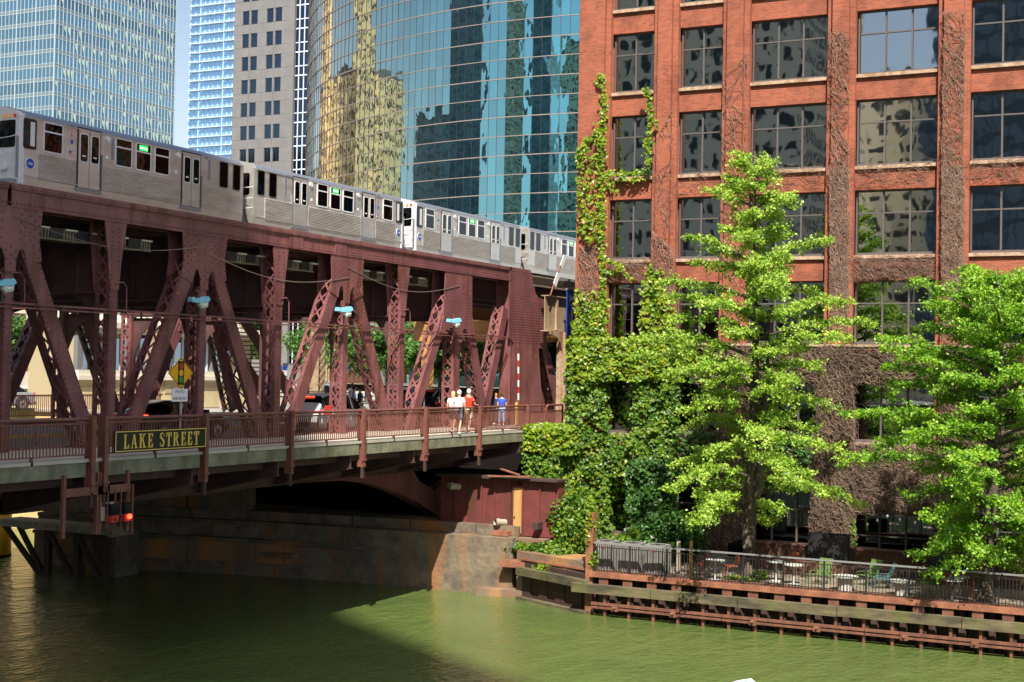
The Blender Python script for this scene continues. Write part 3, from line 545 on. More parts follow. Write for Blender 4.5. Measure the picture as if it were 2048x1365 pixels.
# end of elevated viaduct beyond the bridge
vd=thing('elevated_viaduct',(70,36,ZS),'tan riveted steel elevated railway viaduct continuing past the brick building','viaduct')
def vgirder(x0,x1,y,z0,z1,mm): MB().box(x0,x1,y-.02,y+.02,z0,z1).box(x0,x1,y-.2,y+.2,z1,z1+.05).box(x0,x1,y-.2,y+.2,z0-.05,z0).build('girder',mm,vd)
vgirder(64.9,71.,30.4,11.45,13.2,'tan_steel'); 
for x in (66.2,68.3,70.3): MB().box(x-.08,x+.08,30.25,30.37,11.5,13.15).build('stiffener','tan_steel',vd)
MB().prism([(65.0,11.42),(66.62,11.42),(66.62,9.9),(66.55,10.4),(66.3,10.85),(65.85,11.15),(65.0,11.25)],30.1,30.14).build('knee_brace','tan_steel',vd)
for xc,yc in ((66.9,30.15),(69.,47.),(82.,31),(82,47),(97,31),(97,47),(112,31),(112,47),(60.5,52)):
    m=MB().box(xc-.32,xc-.26,yc-.3,yc+.3,6.65,11.4).box(xc+.26,xc+.32,yc-.3,yc+.3,6.65,11.4).box(xc-.3,xc+.3,yc-.3,yc-.26,11.0,11.4)
    for i in range(9):
        z=6.9+i*.48; m.bar((xc-.27,yc-.3,z),(xc+.27,yc-.3,z+.24),.07,.02,(0,1,0)).bar((xc+.27,yc-.3,z+.24),(xc-.27,yc-.3,z+.48),.07,.02,(0,1,0))
        m.bar((xc-.32,yc-.27,z),(xc-.32,yc+.27,z+.24),.07,.02,(1,0,0)).bar((xc-.32,yc+.27,z+.24),(xc-.32,yc-.27,z+.48),.07,.02,(1,0,0))
    m.build('column','tan_steel' if xc<75 else 'ochre',vd)
for xc in (82,97,112,127): MB().box(xc-.2,xc+.2,30,48,11.3,12.6).box(xc-.35,xc+.35,30,48,11.25,11.3).build('cross_girder','ochre',vd)
for y in (30.6,33.8,36.5,39.1,41.8,44.6,47.3): MB().box(78,150,y-.03,y+.03,12.6,13.9).box(78,150,y-.2,y+.2,12.55,12.6).build('girder','ochre',vd)
MB().box(84,150,29.9,48.2,13.95,14.2).build('deck','tie',vd)
MB().box(84,150,29.8,29.9,13.6,14.2).build('edge_girder','ochre',vd)
# stairway under the viaduct
st=thing('station_stair',(62,50,ZS),'brown enclosed steel stair rising to the elevated platform behind the truss','stair')
for i in range(22): MB().box(61.5+i*.28,61.82+i*.28,47.2,49.0,12.6-i*.24,12.66-i*.24).build('tread','rail_paint',st)
MB().prism([(61.4,12.9),(67.8,7.2),(67.8,6.6),(67.2,6.6),(61.4,12.0)],47.1,47.18).prism([(61.4,12.9),(67.8,7.2),(67.8,6.6),(67.2,6.6),(61.4,12.0)],49.02,49.1).build('stringer','rail_paint',st)
MB().box(57.6,61.6,46.9,49.3,12.3,12.7).box(57.6,57.8,46.9,49.3,12.7,13.8).build('landing','rail_paint',st)
# ================================================================ TRAIN
def rrect(x0,x1,z0,z1,r,k=4):
    P=[]
    for cx,cz,a0 in ((x1-r,z1-r,0),(x0+r,z1-r,90),(x0+r,z0+r,180),(x1-r,z0+r,270)):
        for i in range(k+1): a=math.radians(a0+90*i/k); P.append((cx+r*math.cos(a),cz+r*math.sin(a)))
    return P
def ring(m,x0,x1,z0,z1,r,wd,y0,y1,ax='y'):
    A=rrect(x0,x1,z0,z1,r); B=rrect(x0+wd,x1-wd,z0+wd,z1-wd,max(.01,r-wd)); n=len(A)
    for i in range(n):
        j=(i+1)%n; m.prism([A[i],A[j],B[j],B[i]],y0,y1,ax)
Z=lambda a:a-14.66
def train_car(x0,mir,num,label,first=False):
    t=thing('train_car',(0,0,0),label,'train car','stainless steel elevated train cars on the far track'); L=13.3
    X=(lambda a:L-a) if mir else (lambda a:a)
    def bx(m,a,b,y0,y1,z0,z1): m.box(min(X(a),X(b)),max(X(a),X(b)),y0,y1,z0,z1)
    def B(m,*a,**k): return m.build(*a,**k)
    W=2.84; prof=[(.04,1.05),(0,1.5),(0,3.72),(.12,3.86),(.4,3.96),(.9,4.08),(1.42,4.12),(1.94,4.08),(2.44,3.96),(2.72,3.86),(2.84,3.72),(2.84,1.5),(2.8,1.05)]
    m=MB().prism(prof,min(X(.14),X(L-.12)),max(X(.14),X(L-.12)),'x'); body=B(m,'body','stainless',t)
    m=MB().prism([(-.012,3.71),(.11,3.88),(.4,3.99),(.9,4.1),(1.42,4.15),(1.94,4.1),(2.44,3.99),(2.73,3.88),(2.852,3.71)],min(X(.16),X(L-.14)),max(X(.16),X(L-.14)),'x'); B(m,'roof','train_grey',t)
    for s in (.3,1.1,1.7): m=MB()
    m=MB(); bx(m,.16,L-.14,-.03,0,3.66,3.69); bx(m,.16,L-.14,-.02,0,1.5,1.53); B(m,'drip_rail','stainless',t)
    # cab end
    e=MB().prism([(y*.98+.03,z) for y,z in prof[:-1]]+[(2.78,1.05)],min(X(0),X(.16)),max(X(0),X(.16)),'x'); cab=B(e,'cab_end','fibre',t)
    e=MB(); bx(e,.12,.22,-.015,.1,1.2,3.8); B(e,'cab_trim','fibre',t)
    xf=X(-.012); xa,xb=sorted((X(-.02),X(0)))
    for y0,y1,z0,z1,nm in ((.22,1.0,2.55,3.55,'cab_window'),(1.1,1.75,1.3,3.5,'end_door'),(1.85,2.6,2.55,3.55,'cab_window')):
        e=MB().prism(rrect(y0,y1,z0,z1,.08),xa,xb,'x'); o=B(e,nm,'train_glass' if 'w' in nm else 'fibre',t)
        if nm=='end_door': MB().prism(rrect(1.2,1.65,2.5,3.4,.06),xa-.006,xa if not mir else xb+.006,'x').build('pane','train_glass',o)
    for y,mm in ((.25,'redlamp'),(.5,'amber'),(.78,'amber'),(2.5,'redlamp'),(2.3,'amber')):
        xx=sorted((X(-.03),X(.02))); MB().tube([(xx[0],y,3.7),(xx[1],y,3.7)],.07,10).build('marker_light',mm,t)
    for z in (2.95,2.35,1.8):
        p=X(-.18); q=X(0); MB().tube([(q,.08,z+.05),(p,.3,z-.05),(p,1.0,z-.1),(q,1.15,z-.1)],.018,5).build('hand_rail','fibre',t)
    m=MB(); bx(m,-.12,-.02,.02,.06,1.4,2.9); bx(m,-.3,0,.1,2.7,1.05,1.35); B(m,'end_fittings','train_grey',t)
    MB().tube([(X(-.01),.7,1.85),(X(-.1),.7,1.85)],.16,14).build('headlight','fibre',t)
    # inner end
    xs=sorted((X(L-.12),X(L))); MB().prism(prof,xs[0],xs[1],'x').build('inner_end','stainless',t)
    xs=sorted((X(L),X(L+.015)))
    for y0,y1,z0,z1 in ((.25,.95,2.5,3.5),(1.9,2.6,2.5,3.5),(1.12,1.72,1.4,3.4)): MB().prism(rrect(y0,y1,z0,z1,.08),xs[0],xs[1],'x').build('end_window','train_glass',t)
    for z in (2.85,2.35,1.9): MB().tube([(X(L),.08,z),(X(L+.22),.2,z-.04),(X(L+.22),.8,z-.05),(X(L),1.0,z-.05)],.018,5).build('hand_rail','fibre',t)
    MB().bar((X(L),.3,1.2),(X(L+.45),.5,2.5),.05,.05).bar((X(L),.7,1.2),(X(L+.45),.9,2.4),.05,.05).build('safety_barrier','black',t)
    # windows
    def window(a,b,z0,z1,frame=True,split=True,sign=False,mm='fibre'):
        a,b=sorted((X(a),X(b))); f=MB(); ring(f,a,b,z0,z1,.1,.055 if frame else .02,-.028,.0); 
        if split: f.box(a+.04,b-.04,-.026,0,z1-.4,z1-.34)
        o=f.build('window',mm if frame else 'rubber',t)
        MB().prism(rrect(a+.03,b-.03,z0+.03,z1-.03,.07),-.016,.01).build('pane','train_glass',o)
        if sign:
            MB().box(a+.22,b-.22,-.02,-.015,z1-.31,z1-.09).build('destination_sign','led',o); text('lettering','Harlem',.15,'led_text',o,T((a+b)/2,-.023,z1-.2)@RX90,extr=.001)
    window(.15,.8,Z(17.18),Z(18.3),False,False); m=MB(); bx(m,.5,.72,-.02,-.015,Z(17.3),Z(18.2)); B(m,'cab_screen','fibre',t)
    window(1.15,2.15,Z(17.18),Z(18.33))
    window(5.0,5.98,Z(17.19),Z(18.34)); window(6.18,7.12,Z(17.19),Z(18.34),True,True,True); window(7.32,8.26,Z(17.2),Z(18.35))
    window(11.6,12.17,Z(17.19),Z(18.33),False,False); window(12.53,13.05,Z(17.19),Z(18.32),False,False)
    # doors
    for a,b in ((2.95,4.15),(9.08,10.26)):
        m=MB(); bx(m,a-.05,b+.05,-.012,0,Z(16.0),Z(18.42)); o0=B(m,'door_surround','rubber',t)
        for c,d in ((a+.02,(a+b)/2-.015),((a+b)/2+.015,b-.02)):
            p,q=sorted((X(c),X(d))); o=MB().box(p,q,-.035,-.012,Z(16.1),Z(18.36)).build('door','stainless',t)
            f=MB(); ring(f,p+.05,q-.05,Z(17.08),Z(18.19),.12,.035,-.05,-.035); f.build('frame','fibre',o)
            MB().prism(rrect(p+.08,q-.08,Z(17.11),Z(18.16),.1),-.042,-.03).build('pane','train_glass',o)
            MB().box((p+q)/2-.09,(p+q)/2+.09,-.046,-.042,Z(17.3),Z(17.35)).build('sticker','white',o)
        m=MB(); bx(m,a-.1,b+.1,-.05,0,Z(15.95),Z(16.08)); bx(m,b+.06,b+.12,-.06,0,Z(16.1),Z(17.5)); B(m,'door_sill','train_grey',t)
    # fluted lower panels
    for a,b in ((.92,2.85),(4.35,8.98),(10.4,12.45)):
        p,q=sorted((X(a),X(b))); m=MB()
        for k in range(13):
            z=Z(16.12)+k*.076; m.prism([(0,z),(-.045,z+.03),(-.045,z+.04),(0,z+.072)],p,q,'x')
        m.build('fluted_panel','stainless',t)
    for a in (4.55,8.8): MB().tube([(X(a),-.07,Z(18.18)),(X(a),0,Z(18.18))],.12,14).build('door_chime','fibre',t)
    for a in (5.0-.12,10.9): m=MB(); bx(m,a-.1,a+.05,-.012,0,Z(17.4),Z(18.25)); B(m,'vent','train_grey',t)
    # markings
    MB().tube([(X(.52),-.018,Z(16.65)),(X(.52),-.002,Z(16.65))],.215,24).build('roundel','white',t); o=MB().tube([(X(.52),-.024,Z(16.65)),(X(.52),-.002,Z(16.65))],.19,24).build('roundel','ctablue',t)
    text('lettering','cta',.2,'white',o,T(X(.52),-.026,Z(16.66))@RX90,extr=.002)
    text('car_number',num,.15,'black',t,T(X(2.62),-.006,Z(18.36))@RX90,extr=.002); text('car_number',num,.15,'black',t,T(X(10.65),-.006,Z(18.33))@RX90,extr=.002)
    a=X(2.62); m=MB(); m.box(a-.13,a+.13,-.008,0,Z(17.25),Z(17.43)); fl=m.build('flag','white',t)
    m=MB(); [m.box(a-.13,a+.13,-.011,-.006,Z(17.25)+i*.052,Z(17.276)+i*.052) for i in range(4)]; m.build('stripes','red',fl); MB().box(a-.13,a-.02,-.013,-.006,Z(17.34),Z(17.43)).build('canton','ctablue',fl)
    MB().box(a-.06,a+.06,-.008,0,Z(17.7),Z(17.85)).build('access_sticker','ctablue',t)
    for q in (4.55,8.7): MB().box(X(q)-.07,X(q)+.07,-.008,0,Z(17.4),Z(17.52)).build('sticker','white',t)
    for k in range(3): MB().tube([(X(2.6),-.03,Z(18.2)-k*.09),(X(2.6),0,Z(18.2)-k*.09)],.022,6).build('indicator','redlamp' if k<2 else 'black',t)
    # below the floor
    for xc in (2.3,11.0):
        m=MB(); bx(m,xc-1.1,xc+1.1,.35,2.5,.35,.8); B(m,'bogie_frame','dark',t)
        for d in (-.95,.95): MB().tube([(X(xc+d),.55,.36),(X(xc+d),2.3,.36)],.36,16).build('wheel_set','steel_rail',t)
    m=MB()
    for a,b in ((4.,5.1),(5.4,6.3),(6.7,8.4)): bx(m,a,b,.15,1.2,.45,1.05)
    B(m,'equipment_box','train_grey',t)
    m=MB(); bx(m,.2,L-.2,.3,2.5,.8,1.06); B(m,'underframe','dark',t)
    t.location=(x0,39.1,14.66); return t
train_car(37.9,False,'5056','lead stainless train car at the left, its white cab end at the frame edge')
train_car(52.0,True,'5055','second train car, its dull grey end facing left and white cab end at its right')
train_car(66.5,False,'5107','third train car, white cab end at its left, in front of the curved glass tower')
train_car(80.9,True,'5108','farthest train car, half hidden behind the corner of the brick building')
# slatted marker board leaning at the end of the girder
o=thing('marker_post',(64.8,30.2,13.2),'slanted rusty pole with two white boards at the end of the girder','marker')
MB().bar((64.9,30.1,13.2),(66.3,30.1,15.1),.06,.06,(0,1,0)).build('pole','rust',o); MB().bar((65.2,30.0,13.75),(65.65,30.0,14.35),.34,.03,(0,1,0)).build('board','white',o); MB().bar((65.95,30.0,14.75),(66.4,30.0,15.3),.3,.03,(0,1,0)).build('board','white',o)
# ================================================================ BRIDGE LAMPS
def lamp(p,label,grp,sc=1.):
    t=thing('street_lamp',(0,0,0),label,'lamp',grp)
    MB().prism([(-.42,.0),(-.4,.16),(-.3,.15),(-.18,.08),(-.1,.1),(.1,.2),(.22,.17),(.3,.22),(.36,.2),(.42,.1),(.4,.05),(.2,-.02),(-.2,-.05)],-.14,.14).build('housing','cyan_enamel',t)
    MB().tube([(0.02,0,-.02),(.12,0,-.13),(.3,0,-.1),(.38,0,.04)],[.12,.15,.13,.05],8).build('lens','lens',t)
    MB().tube([(0,.0,.1),(0,.0,.35),(-.12,.05,.42)],.03,5).build('bracket','rail_paint',t)
    MB().tube([(.02,.02,-.2),(.02,.02,-.55)],.05,6).build('support','black_iron',t)
    t.location=p; t.scale=(sc,)*3; t.rotation_euler=(0,0,-.25)
for (px,py,lab) in ((398,604,'cyan enamelled bridge lamp under the first wide gusset, above the warning sign'),(688,623,'cyan bridge lamp under the gusset above the white car'),(908,645,'cyan bridge lamp on the broad riveted gusset above the pedestrians'),(4,570,'cyan bridge lamp cut by the left edge of the picture')):
    lamp(at(px,py,'y',30.5),lab,'cyan lamps along the near truss',.9)
for (px,py,y,lab) in ((80,590,42,'shaded blue-green lamp high at the left, behind the first slanting member'),(122,600,42,'shaded lamp just right of the first pair of dim lamps'),(215,588,38,'dim lamp close behind the slender post left of the wide gusset'),(246,600,40,'middle one of three dim lamps in front of the cream building roof'),(283,612,42,'right one of three dim lamps in front of the cream building roof'),(530,620,44,'dim lamp between the lattice post and the slender post above the dark gap'),(786,645,44,'dim lamp behind the slender post right of the white car')):
    lamp(at(px,py,'y',y),lab,'dim lamps under the floor beams',1.0)
# ================================================================ WARNING SIGN
t=thing('warning_sign',(37.5,31.0,ZS),'yellow diamond signal-ahead sign above a small white plate on a post','sign')
MB().tube([(37.12,30.7,6.7),(37.12,30.7,9.5)],.045,8).build('post','concrete',t)
t0=MB().prism([(36.990,8.52),(37.630,9.05),(36.990,9.58),(36.350,9.05)],30.62,30.635).build('diamond','sign_yellow',t)
m=MB()
for a,b in (((36.990,8.55),(37.590,9.05)),((37.590,9.05),(36.990,9.55)),((36.990,9.55),(36.390,9.05)),((36.390,9.05),(36.990,8.55))): m.bar((a[0],30.616,a[1]),(b[0],30.616,b[1]),.018,.004,(0,1,0))
m.build('border','black_sign',t0)
MB().box(36.840,37.140,30.61,30.62,8.66,9.44).build('signal_symbol','black_sign',t0)
for z,mm in ((9.28,'red'),(9.05,'sign_yellow'),(8.82,'sign_green')): MB().tube([(36.990,30.605,z),(36.990,30.615,z)],.11,14).build('dot',mm,t0)
t1=MB().box(36.560,37.360,30.62,30.635,8.1,8.52).build('plate','white',t)
text('lettering','PHOTO',.13,'black',t1,T(36.960,30.617,8.42)@RX90,extr=.001); text('lettering','ENFORCED',.13,'black',t1,T(36.960,30.617,8.2)@RX90,extr=.001)
# ================================================================ HANGING NAVIGATION LIGHTS
def navlight(x,lens,lab,right):
    t=thing('navigation_light',(x,27.5,5.4),lab,'navigation light','navigation lights hung below the bridge')
    for dx in (-1.35 if not right else -.2, .0 if not right else 1.0): MB().box(x+dx-.05,x+dx+.05,27.42,27.52,4.6,6.3).build('hanger','rail_paint',t)
    a,b=(x-1.35,x+.35) if not right else (x-.25,x+1.05)
    MB().box(a,b,27.4,27.54,5.7,5.92).build('cross_beam','rail_paint',t)
    xc=x+.35 if not right else x+.75
    for dx in (-.16,.14): MB().box(xc+dx-.012,xc+dx+.012,27.3,27.34,4.75,5.8).build('rod','rail_paint',t)
    o=MB().box(xc-.13,xc+.13,27.2,27.42,4.95,5.42).build('lamp_box','dark_blue_glass',t)
    MB().box(xc-.135,xc+.135,27.19,27.43,4.9,5.1).build('red_panel','red',o)
    MB().tube([(xc+.03,27.13,5.03),(xc+.03,27.19,5.03)],.07,12).build('lens',lens,o)
    if right: MB().box(x-.15,x+.45,27.45,27.52,4.95,5.45).build('backing_board','concrete',t); MB().tube([(x,27.35,5.9),(x+.15,27.3,5.3),(x+.4,27.3,4.95),(x+.6,27.3,5.2)],.015,5).build('cable','black',t); MB().box(x+1.15,x+1.2,27.4,27.5,4.5,5.9).build('hanger','rail_paint',t)
navlight(29.85,'red','left hanging frame with unlit dark navigation lamp below the bridge edge',False)
navlight(29.98,'redbright','right hanging frame with glowing red navigation lamp below the bridge edge',True)
# ================================================================ VEHICLES
def loft(sts,idx,name,mm,parent,smooth=True,cap=True):
    m=MB(); R=[[(x,y,z) for y,z in r] for x,r in sts]; n=len(R[0])
    for i in range(len(R)-1):
        for j in range(n):
            if j in idx(i): 
                k=(j+1)%n; m.quad(R[i][j],R[i][k],R[i+1][k],R[i+1][j])
    if cap: m.quad(*R[0]); m.quad(*R[-1])
    bmn=m.mesh(name,mm); bm=bmesh.new(); bm.from_mesh(bmn); bmesh.ops.remove_doubles(bm,verts=bm.verts,dist=.001); bmesh.ops.recalc_face_normals(bm,faces=bm.faces); bm.to_mesh(bmn); bm.free()
    if smooth: bmn.polygons.foreach_set('use_smooth',[True]*len(bmn.polygons)); bmn.set_sharp_from_angle(angle=math.radians(35))
    o=D.objects.new(name,bmn); COL.objects.link(o); o.parent=parent; OFF[o.name]=(0,0,0); return o
def car(label,paint,loc,rz,suv=True,L=4.7,Hh=1.7,cat='car',grp=None,name='parked_car',lights=True):
    t=thing(name,(0,0,0),label,cat,grp); hw=.93; OFF[t.name]=(0,0,0)
    zs=1.0 if suv else .92
    # rear at x=0; stations: x, shoulder z, roof z, roof halfwidth, halfwidth, bottom
    if suv: ST=[(0,.85,.86,.8,.8,.45),(.08,.98,1.02,.78,.88,.32),(.22,1.06,1.3,.72,.92,.28),(.42,1.07,Hh-.1,.64,.93,.26),(.75,1.06,Hh-.02,.66,.93,.26),(1.6,1.04,Hh,.67,.93,.25),(2.4,1.02,Hh-.04,.66,.93,.25),(2.85,1.01,Hh-.16,.64,.93,.25),(3.5,1.0,1.06,.72,.92,.25),(4.2,.92,.95,.74,.9,.26),(4.6,.75,.77,.7,.82,.3),(4.7,.6,.62,.6,.74,.35)]
    else: ST=[(0,.8,.82,.74,.76,.45),(.08,.95,.98,.76,.86,.3),(.5,1.0,1.06,.7,.91,.26),(1.25,.99,Hh-.12,.6,.92,.24),(1.9,.97,Hh,.62,.92,.24),(2.5,.96,Hh-.04,.62,.92,.24),(2.9,.95,Hh-.17,.6,.92,.24),(3.55,.92,.97,.7,.91,.24),(4.2,.85,.88,.72,.88,.25),(4.6,.7,.72,.68,.8,.28),(4.7,.55,.57,.6,.72,.33)]
    k=L/4.7; sts=[]
    for x,s,r,rh,h,b in ST:
        half=[(h-.12,b),(h,b+.14),(h+.01,(b+s)/2),(h-.02,s-.05),(h-.06,s),(rh+.04,r-.07 if r-s>.2 else r-.01),(rh-.08,r)]
        sts.append((x*k,half+[(-y,z) for y,z in half[::-1]]))
    n=14; glass=lambda i:{4,8} if (2<=i<=(6 if suv else 5) and (ST[i][2]-ST[i][1]>.2 or ST[i+1][2]-ST[i+1][1]>.2)) else set()
    rearw=(2,) if suv else (2,); frontw=(7,) if suv else (6,)
    def gl(i):
        s=set(glass(i)); 
        if i in rearw+frontw: s|={4,5,6,7,8}
        return s
    loft(sts,lambda i:set(range(n))-gl(i),'body',paint,t); 
    o=loft(sts,lambda i:gl(i),'window','car_glass',t,cap=False)
    for xx in (1.35,2.35):
        MB().bar((xx*k,-.925,1.04),(xx*k+.03,-.7,Hh-.1),.07,.03,(0,-1,0)).bar((xx*k,.925,1.04),(xx*k+.03,.7,Hh-.1),.07,.03,(0,-1,0)).build('pillar',paint if suv else 'black',t)
    for xw in (.86*k,3.75*k):
        for s in (-1,1):
            y=s*.86; o=MB().tube([(xw,y-.1,.34),(xw,y+.1,.34)],.34,20).build('wheel','tyre',t); MB().tube([(xw,y-.11,.34),(xw,y+.11,.34)],.22,14).build('rim','rim',o)
            m=MB(); [m.bar((xw,y+s*.115,.34),(xw+.2*math.cos(a),y+s*.115,.34+.2*math.sin(a)),.03,.012,(0,1,0)) for a in [i*2*math.pi/5 for i in range(5)]]; m.build('spokes','black',o)
            m=MB(); P=[(xw+.42*math.cos(a),.34+.42*math.sin(a)) for a in [math.pi*i/10 for i in range(11)]]
            for a,b in zip(P,P[1:]): m.bar((a[0],s*.93,a[1]),(b[0],s*.93,b[1]),.05,.03,(0,1,0))
            m.build('wheel_arch','tyre',t)
    for s in (-1,1):
        MB().bar((-.01,s*.6,.93),(.12,s*.87,.94),.06,.11).build('tail_light','redbright' if lights else 'redlamp',t); MB().bar((L-.18,s*.72,.72),(L-.1,s*.5,.7),.14,.1).build('headlight','lens',t)
        MB().box(2.95*k,3.1*k,min(s*.93,s*1.1),max(s*.93,s*1.1),1.0,1.14).build('mirror',paint,t)
    MB().box(-.02,.05,-.8,.8,.3,.5).build('bumper','tyre',t); MB().box(-.035,-.02,-.26,.26,.62,.76).build('number_plate','white',t)
    if suv:
        MB().box(.3,.42,-.3,.3,Hh-.16,Hh-.12).build('brake_light','redbright' if lights else 'redlamp',t)
        for s in (-1,1): MB().bar((.8,s*.62,Hh+.05),(2.7,s*.62,Hh+.03),.04,.04).build('roof_rail','black' if paint!='car_white' else 'grey_iron',t)
    else: MB().box(.55,.65,-.25,.25,1.12,1.16).build('brake_light','redbright' if lights else 'redlamp',t)
    t.location=loc; t.rotation_euler=(0,0,rz); return t
car('black sedan with glowing red tail lights, driving away behind the LAKE STREET board','car_black',(38.2,34.0,6.56),0,False,4.85,1.47,name='moving_car')
car('white SUV with red tail light lit, behind the trusses left of the pedestrians','car_white',(48.5,33.7,6.56),0,True,4.7,1.68,name='moving_car')
G0=lambda px,py,z=6.66: at(px,py,'z',z)
for px,py,rz,pt,suv,lab in ((508,768,1.4,'car_white',True,'small distant white SUV beside the cream building corner'),(620,795,.1,'car_grey',False,'dark car far behind the bridge, left of the brown stair'),(850,815,.0,'car_black',True,'black vehicle waiting beyond the bridge behind the lattice posts'),(55,792,2.9,'car_grey',False,'grey car on the far quay road at the left edge'),(770,812,.05,'car_white',False,'pale car beyond the truss behind the slender post')):
    p=G0(px,py+28); car(lab,pt,p,rz,suv,lights=False)
# ================================================================ PEOPLE
def skin(name,V,E,R,mm,par,sub=1):
    me=D.meshes.new(name); me.from_pydata(V,E,[]); o=D.objects.new(name,me); COL.objects.link(o); o.parent=par
    sm=o.modifiers.new('s','SKIN'); sm.use_smooth_shade=True
    for i,r in enumerate(R):
        r=r if isinstance(r,tuple) else (r,r); me.skin_vertices[0].data[i].radius=r
    me.skin_vertices[0].data[0].use_root=True
    if sub: s2=o.modifiers.new('u','SUBSURF'); s2.levels=sub; s2.render_levels=sub
    me.materials.append(MATS[mm]); return o
def person(label,loc,rz,h=1.72,top='cloth_white',bottom='cloth_dark',hair='hair_dark',skirt=False,long_legs=False,stride=.28,arm=(0,0),long_hair=False,grp='people walking and standing on the bridge'):
    t=thing('person',(0,0,0),label,'person',grp); OFF[t.name]=(0,0,0); k=h/1.72; s=stride
    V=[(0,0,.93),(0,0,1.12),(0,0,1.34),(0,0,1.48),(.02,0,1.56),(.03,0,1.66),
       (0,.09,.9),(s*.45,.1,.5),(s*.95,.1,.08),(s*.95+.14,.11,.035),
       (0,-.09,.9),(-s*.25,-.1,.5),(-s*.95,-.1,.12),(-s*.95+.13,-.11,.04),
       (0,.18,1.4),(-.04+arm[0]*.1,.24,1.14),(.06+arm[0]*.4,.23,.93+arm[0]*.25),(.1+arm[0]*.5,.22,.86+arm[0]*.28),
       (0,-.18,1.4),(.0+arm[1]*.1,-.24,1.14),(.1+arm[1]*.4,-.23,.93+arm[1]*.25),(.14+arm[1]*.5,-.22,.86+arm[1]*.28)]
    E=[(0,1),(1,2),(2,3),(3,4),(4,5),(0,6),(6,7),(7,8),(8,9),(0,10),(10,11),(11,12),(12,13),(2,14),(14,15),(15,16),(16,17),(2,18),(18,19),(19,20),(20,21)]
    R=[(.1,.14),(.09,.125),(.1,.155),(.055,.06),.05,(.082,.1),.085,.055,.04,(.05,.03),.085,.055,.04,(.05,.03),.06,.042,.033,.04,.06,.042,.033,.04]
    V=[(x*k,y*k,z*k) for x,y,z in V]; skin('body',V,E,R,'skin',t)
    sc=lambda L:[(x*k,y*k,z*k) for x,y,z in L]
    a=V
    skin('shirt',sc([(0,0,.9),(0,0,1.12),(0,0,1.34),(0,0,1.455)])+[a[14],tuple((Vector(a[14])*.35+Vector(a[15])*.65)),a[18],tuple((Vector(a[18])*.35+Vector(a[19])*.65))],[(0,1),(1,2),(2,3),(2,4),(4,5),(2,6),(6,7)],[(.13,.17),(.12,.155),(.12,.18),(.07,.09),.085,.07,.085,.07],top,t)
    lk=lambda p,q,f:tuple(Vector(p)*(1-f)+Vector(q)*f)
    e=1. if long_legs else .75
    ends=[(a[8],.055) if long_legs else (lk(a[6],a[7],.9),.095)]
    if long_legs: skin('trousers',[(0,0,.95*k),a[6],a[7],lk(a[7],a[8],.95),a[10],a[11],lk(a[11],a[12],.95)],[(0,1),(1,2),(2,3),(0,4),(4,5),(5,6)],[(.125,.165),.11,.08,.07,.11,.08,.07],bottom,t)
    else: skin('shorts',[(0,0,.95*k),a[6],lk(a[6],a[7],.95),a[10],lk(a[10],a[11],.95)],[(0,1),(1,2),(0,3),(3,4)],[(.125,.165),.115,.095,.115,.095],bottom,t)
    for i,j in ((8,9),(12,13)): skin('shoe',[lk(a[i],a[j],-.25)[:2]+(.05,),lk(a[i],a[j],1.2)[:2]+(.045,)],[(0,1)],[(.055,.05),(.05,.04)],'cloth_white',t)
    m=bmesh.new(); bmesh.ops.create_uvsphere(m,u_segments=14,v_segments=9,radius=1); me=D.meshes.new('hair')
    for v in m.verts:
        x,y,z=v.co; v.co=((.03+x*.108-(.015))*k,y*.092*k,(1.665+z*.115)*k) if not(x>.25 and z<.35) else ((.03+x*.07-.02)*k,y*.085*k,(1.67+z*.1)*k)
        if long_hair and z<0 and x<.2: v.co.z-=.12*k
    m.to_mesh(me); m.free(); me.polygons.foreach_set('use_smooth',[True]*len(me.polygons)); me.materials.append(MATS[hair]); o=D.objects.new('hair',me); COL.objects.link(o); o.parent=t
    m=MB()
    for s_ in (-1,1): m.tube([(.105*k,s_*.035*k,1.675*k),(.122*k,s_*.035*k,1.675*k)],.011,6)
    m.box(.1*k,.122*k,-.02*k,.02*k,1.615*k,1.622*k); m.build('face_details','hair_dark',t)
    MB().prism([(.1*k,1.69*k),(.145*k,1.645*k),(.1*k,1.64*k)],-.014*k,.014*k).build('nose','skin',t)
    t.location=loc; t.rotation_euler=(0,0,rz); return t
W0=lambda px,py,z=ZS: at(px,py,'z',z)
person('older man in red shirt and khaki shorts walking away along the sidewalk',W0(936,867),.15,1.8,'cloth_red','cloth_khaki','hair_white',arm=(0,.8))
person('older man in white polo shirt and patterned shorts walking on the sidewalk',W0(917,868.5),.2,1.76,'cloth_white','cloth_plaid','hair_white')
person('blond woman in white top and dark skirt left of the man in the white polo',W0(905,864.5),.25,1.68,'cloth_white','cloth_dark','hair_blond',long_hair=True)
person('person in bright blue shirt standing at the inner rail near the heavy truss end',W0(1003,851),.6,1.52,'cloth_blue','cloth_lightblue','hair_dark',long_legs=True,stride=.12)
person('ginger-haired person in dark clothes left of the person in bright blue',W0(991,850),2.6,1.5,'cloth_navy','cloth_dark','hair_ginger',long_legs=True,stride=.1)
person('man in blue shirt with outstretched arm standing beyond the white SUV',W0(706,853),-.9,1.8,'cloth_lightblue','cloth_navy','hair_dark',long_legs=True,stride=.1,arm=(1.6,0))
person('man in dark shirt facing the man with the outstretched arm',W0(719,853),2.4,1.78,'cloth_navy','cloth_dark','hair_dark',long_legs=True,stride=.1)
person('woman in white striped top far behind the white SUV',W0(703,826),-1.9,1.7,'cloth_white','cloth_red','hair_dark',long_hair=True,stride=.15)
person('person in white shirt on the quay at the left edge of the picture',W0(9,805),1.9,1.75,'cloth_white','cloth_dark','hair_dark',stride=.15)
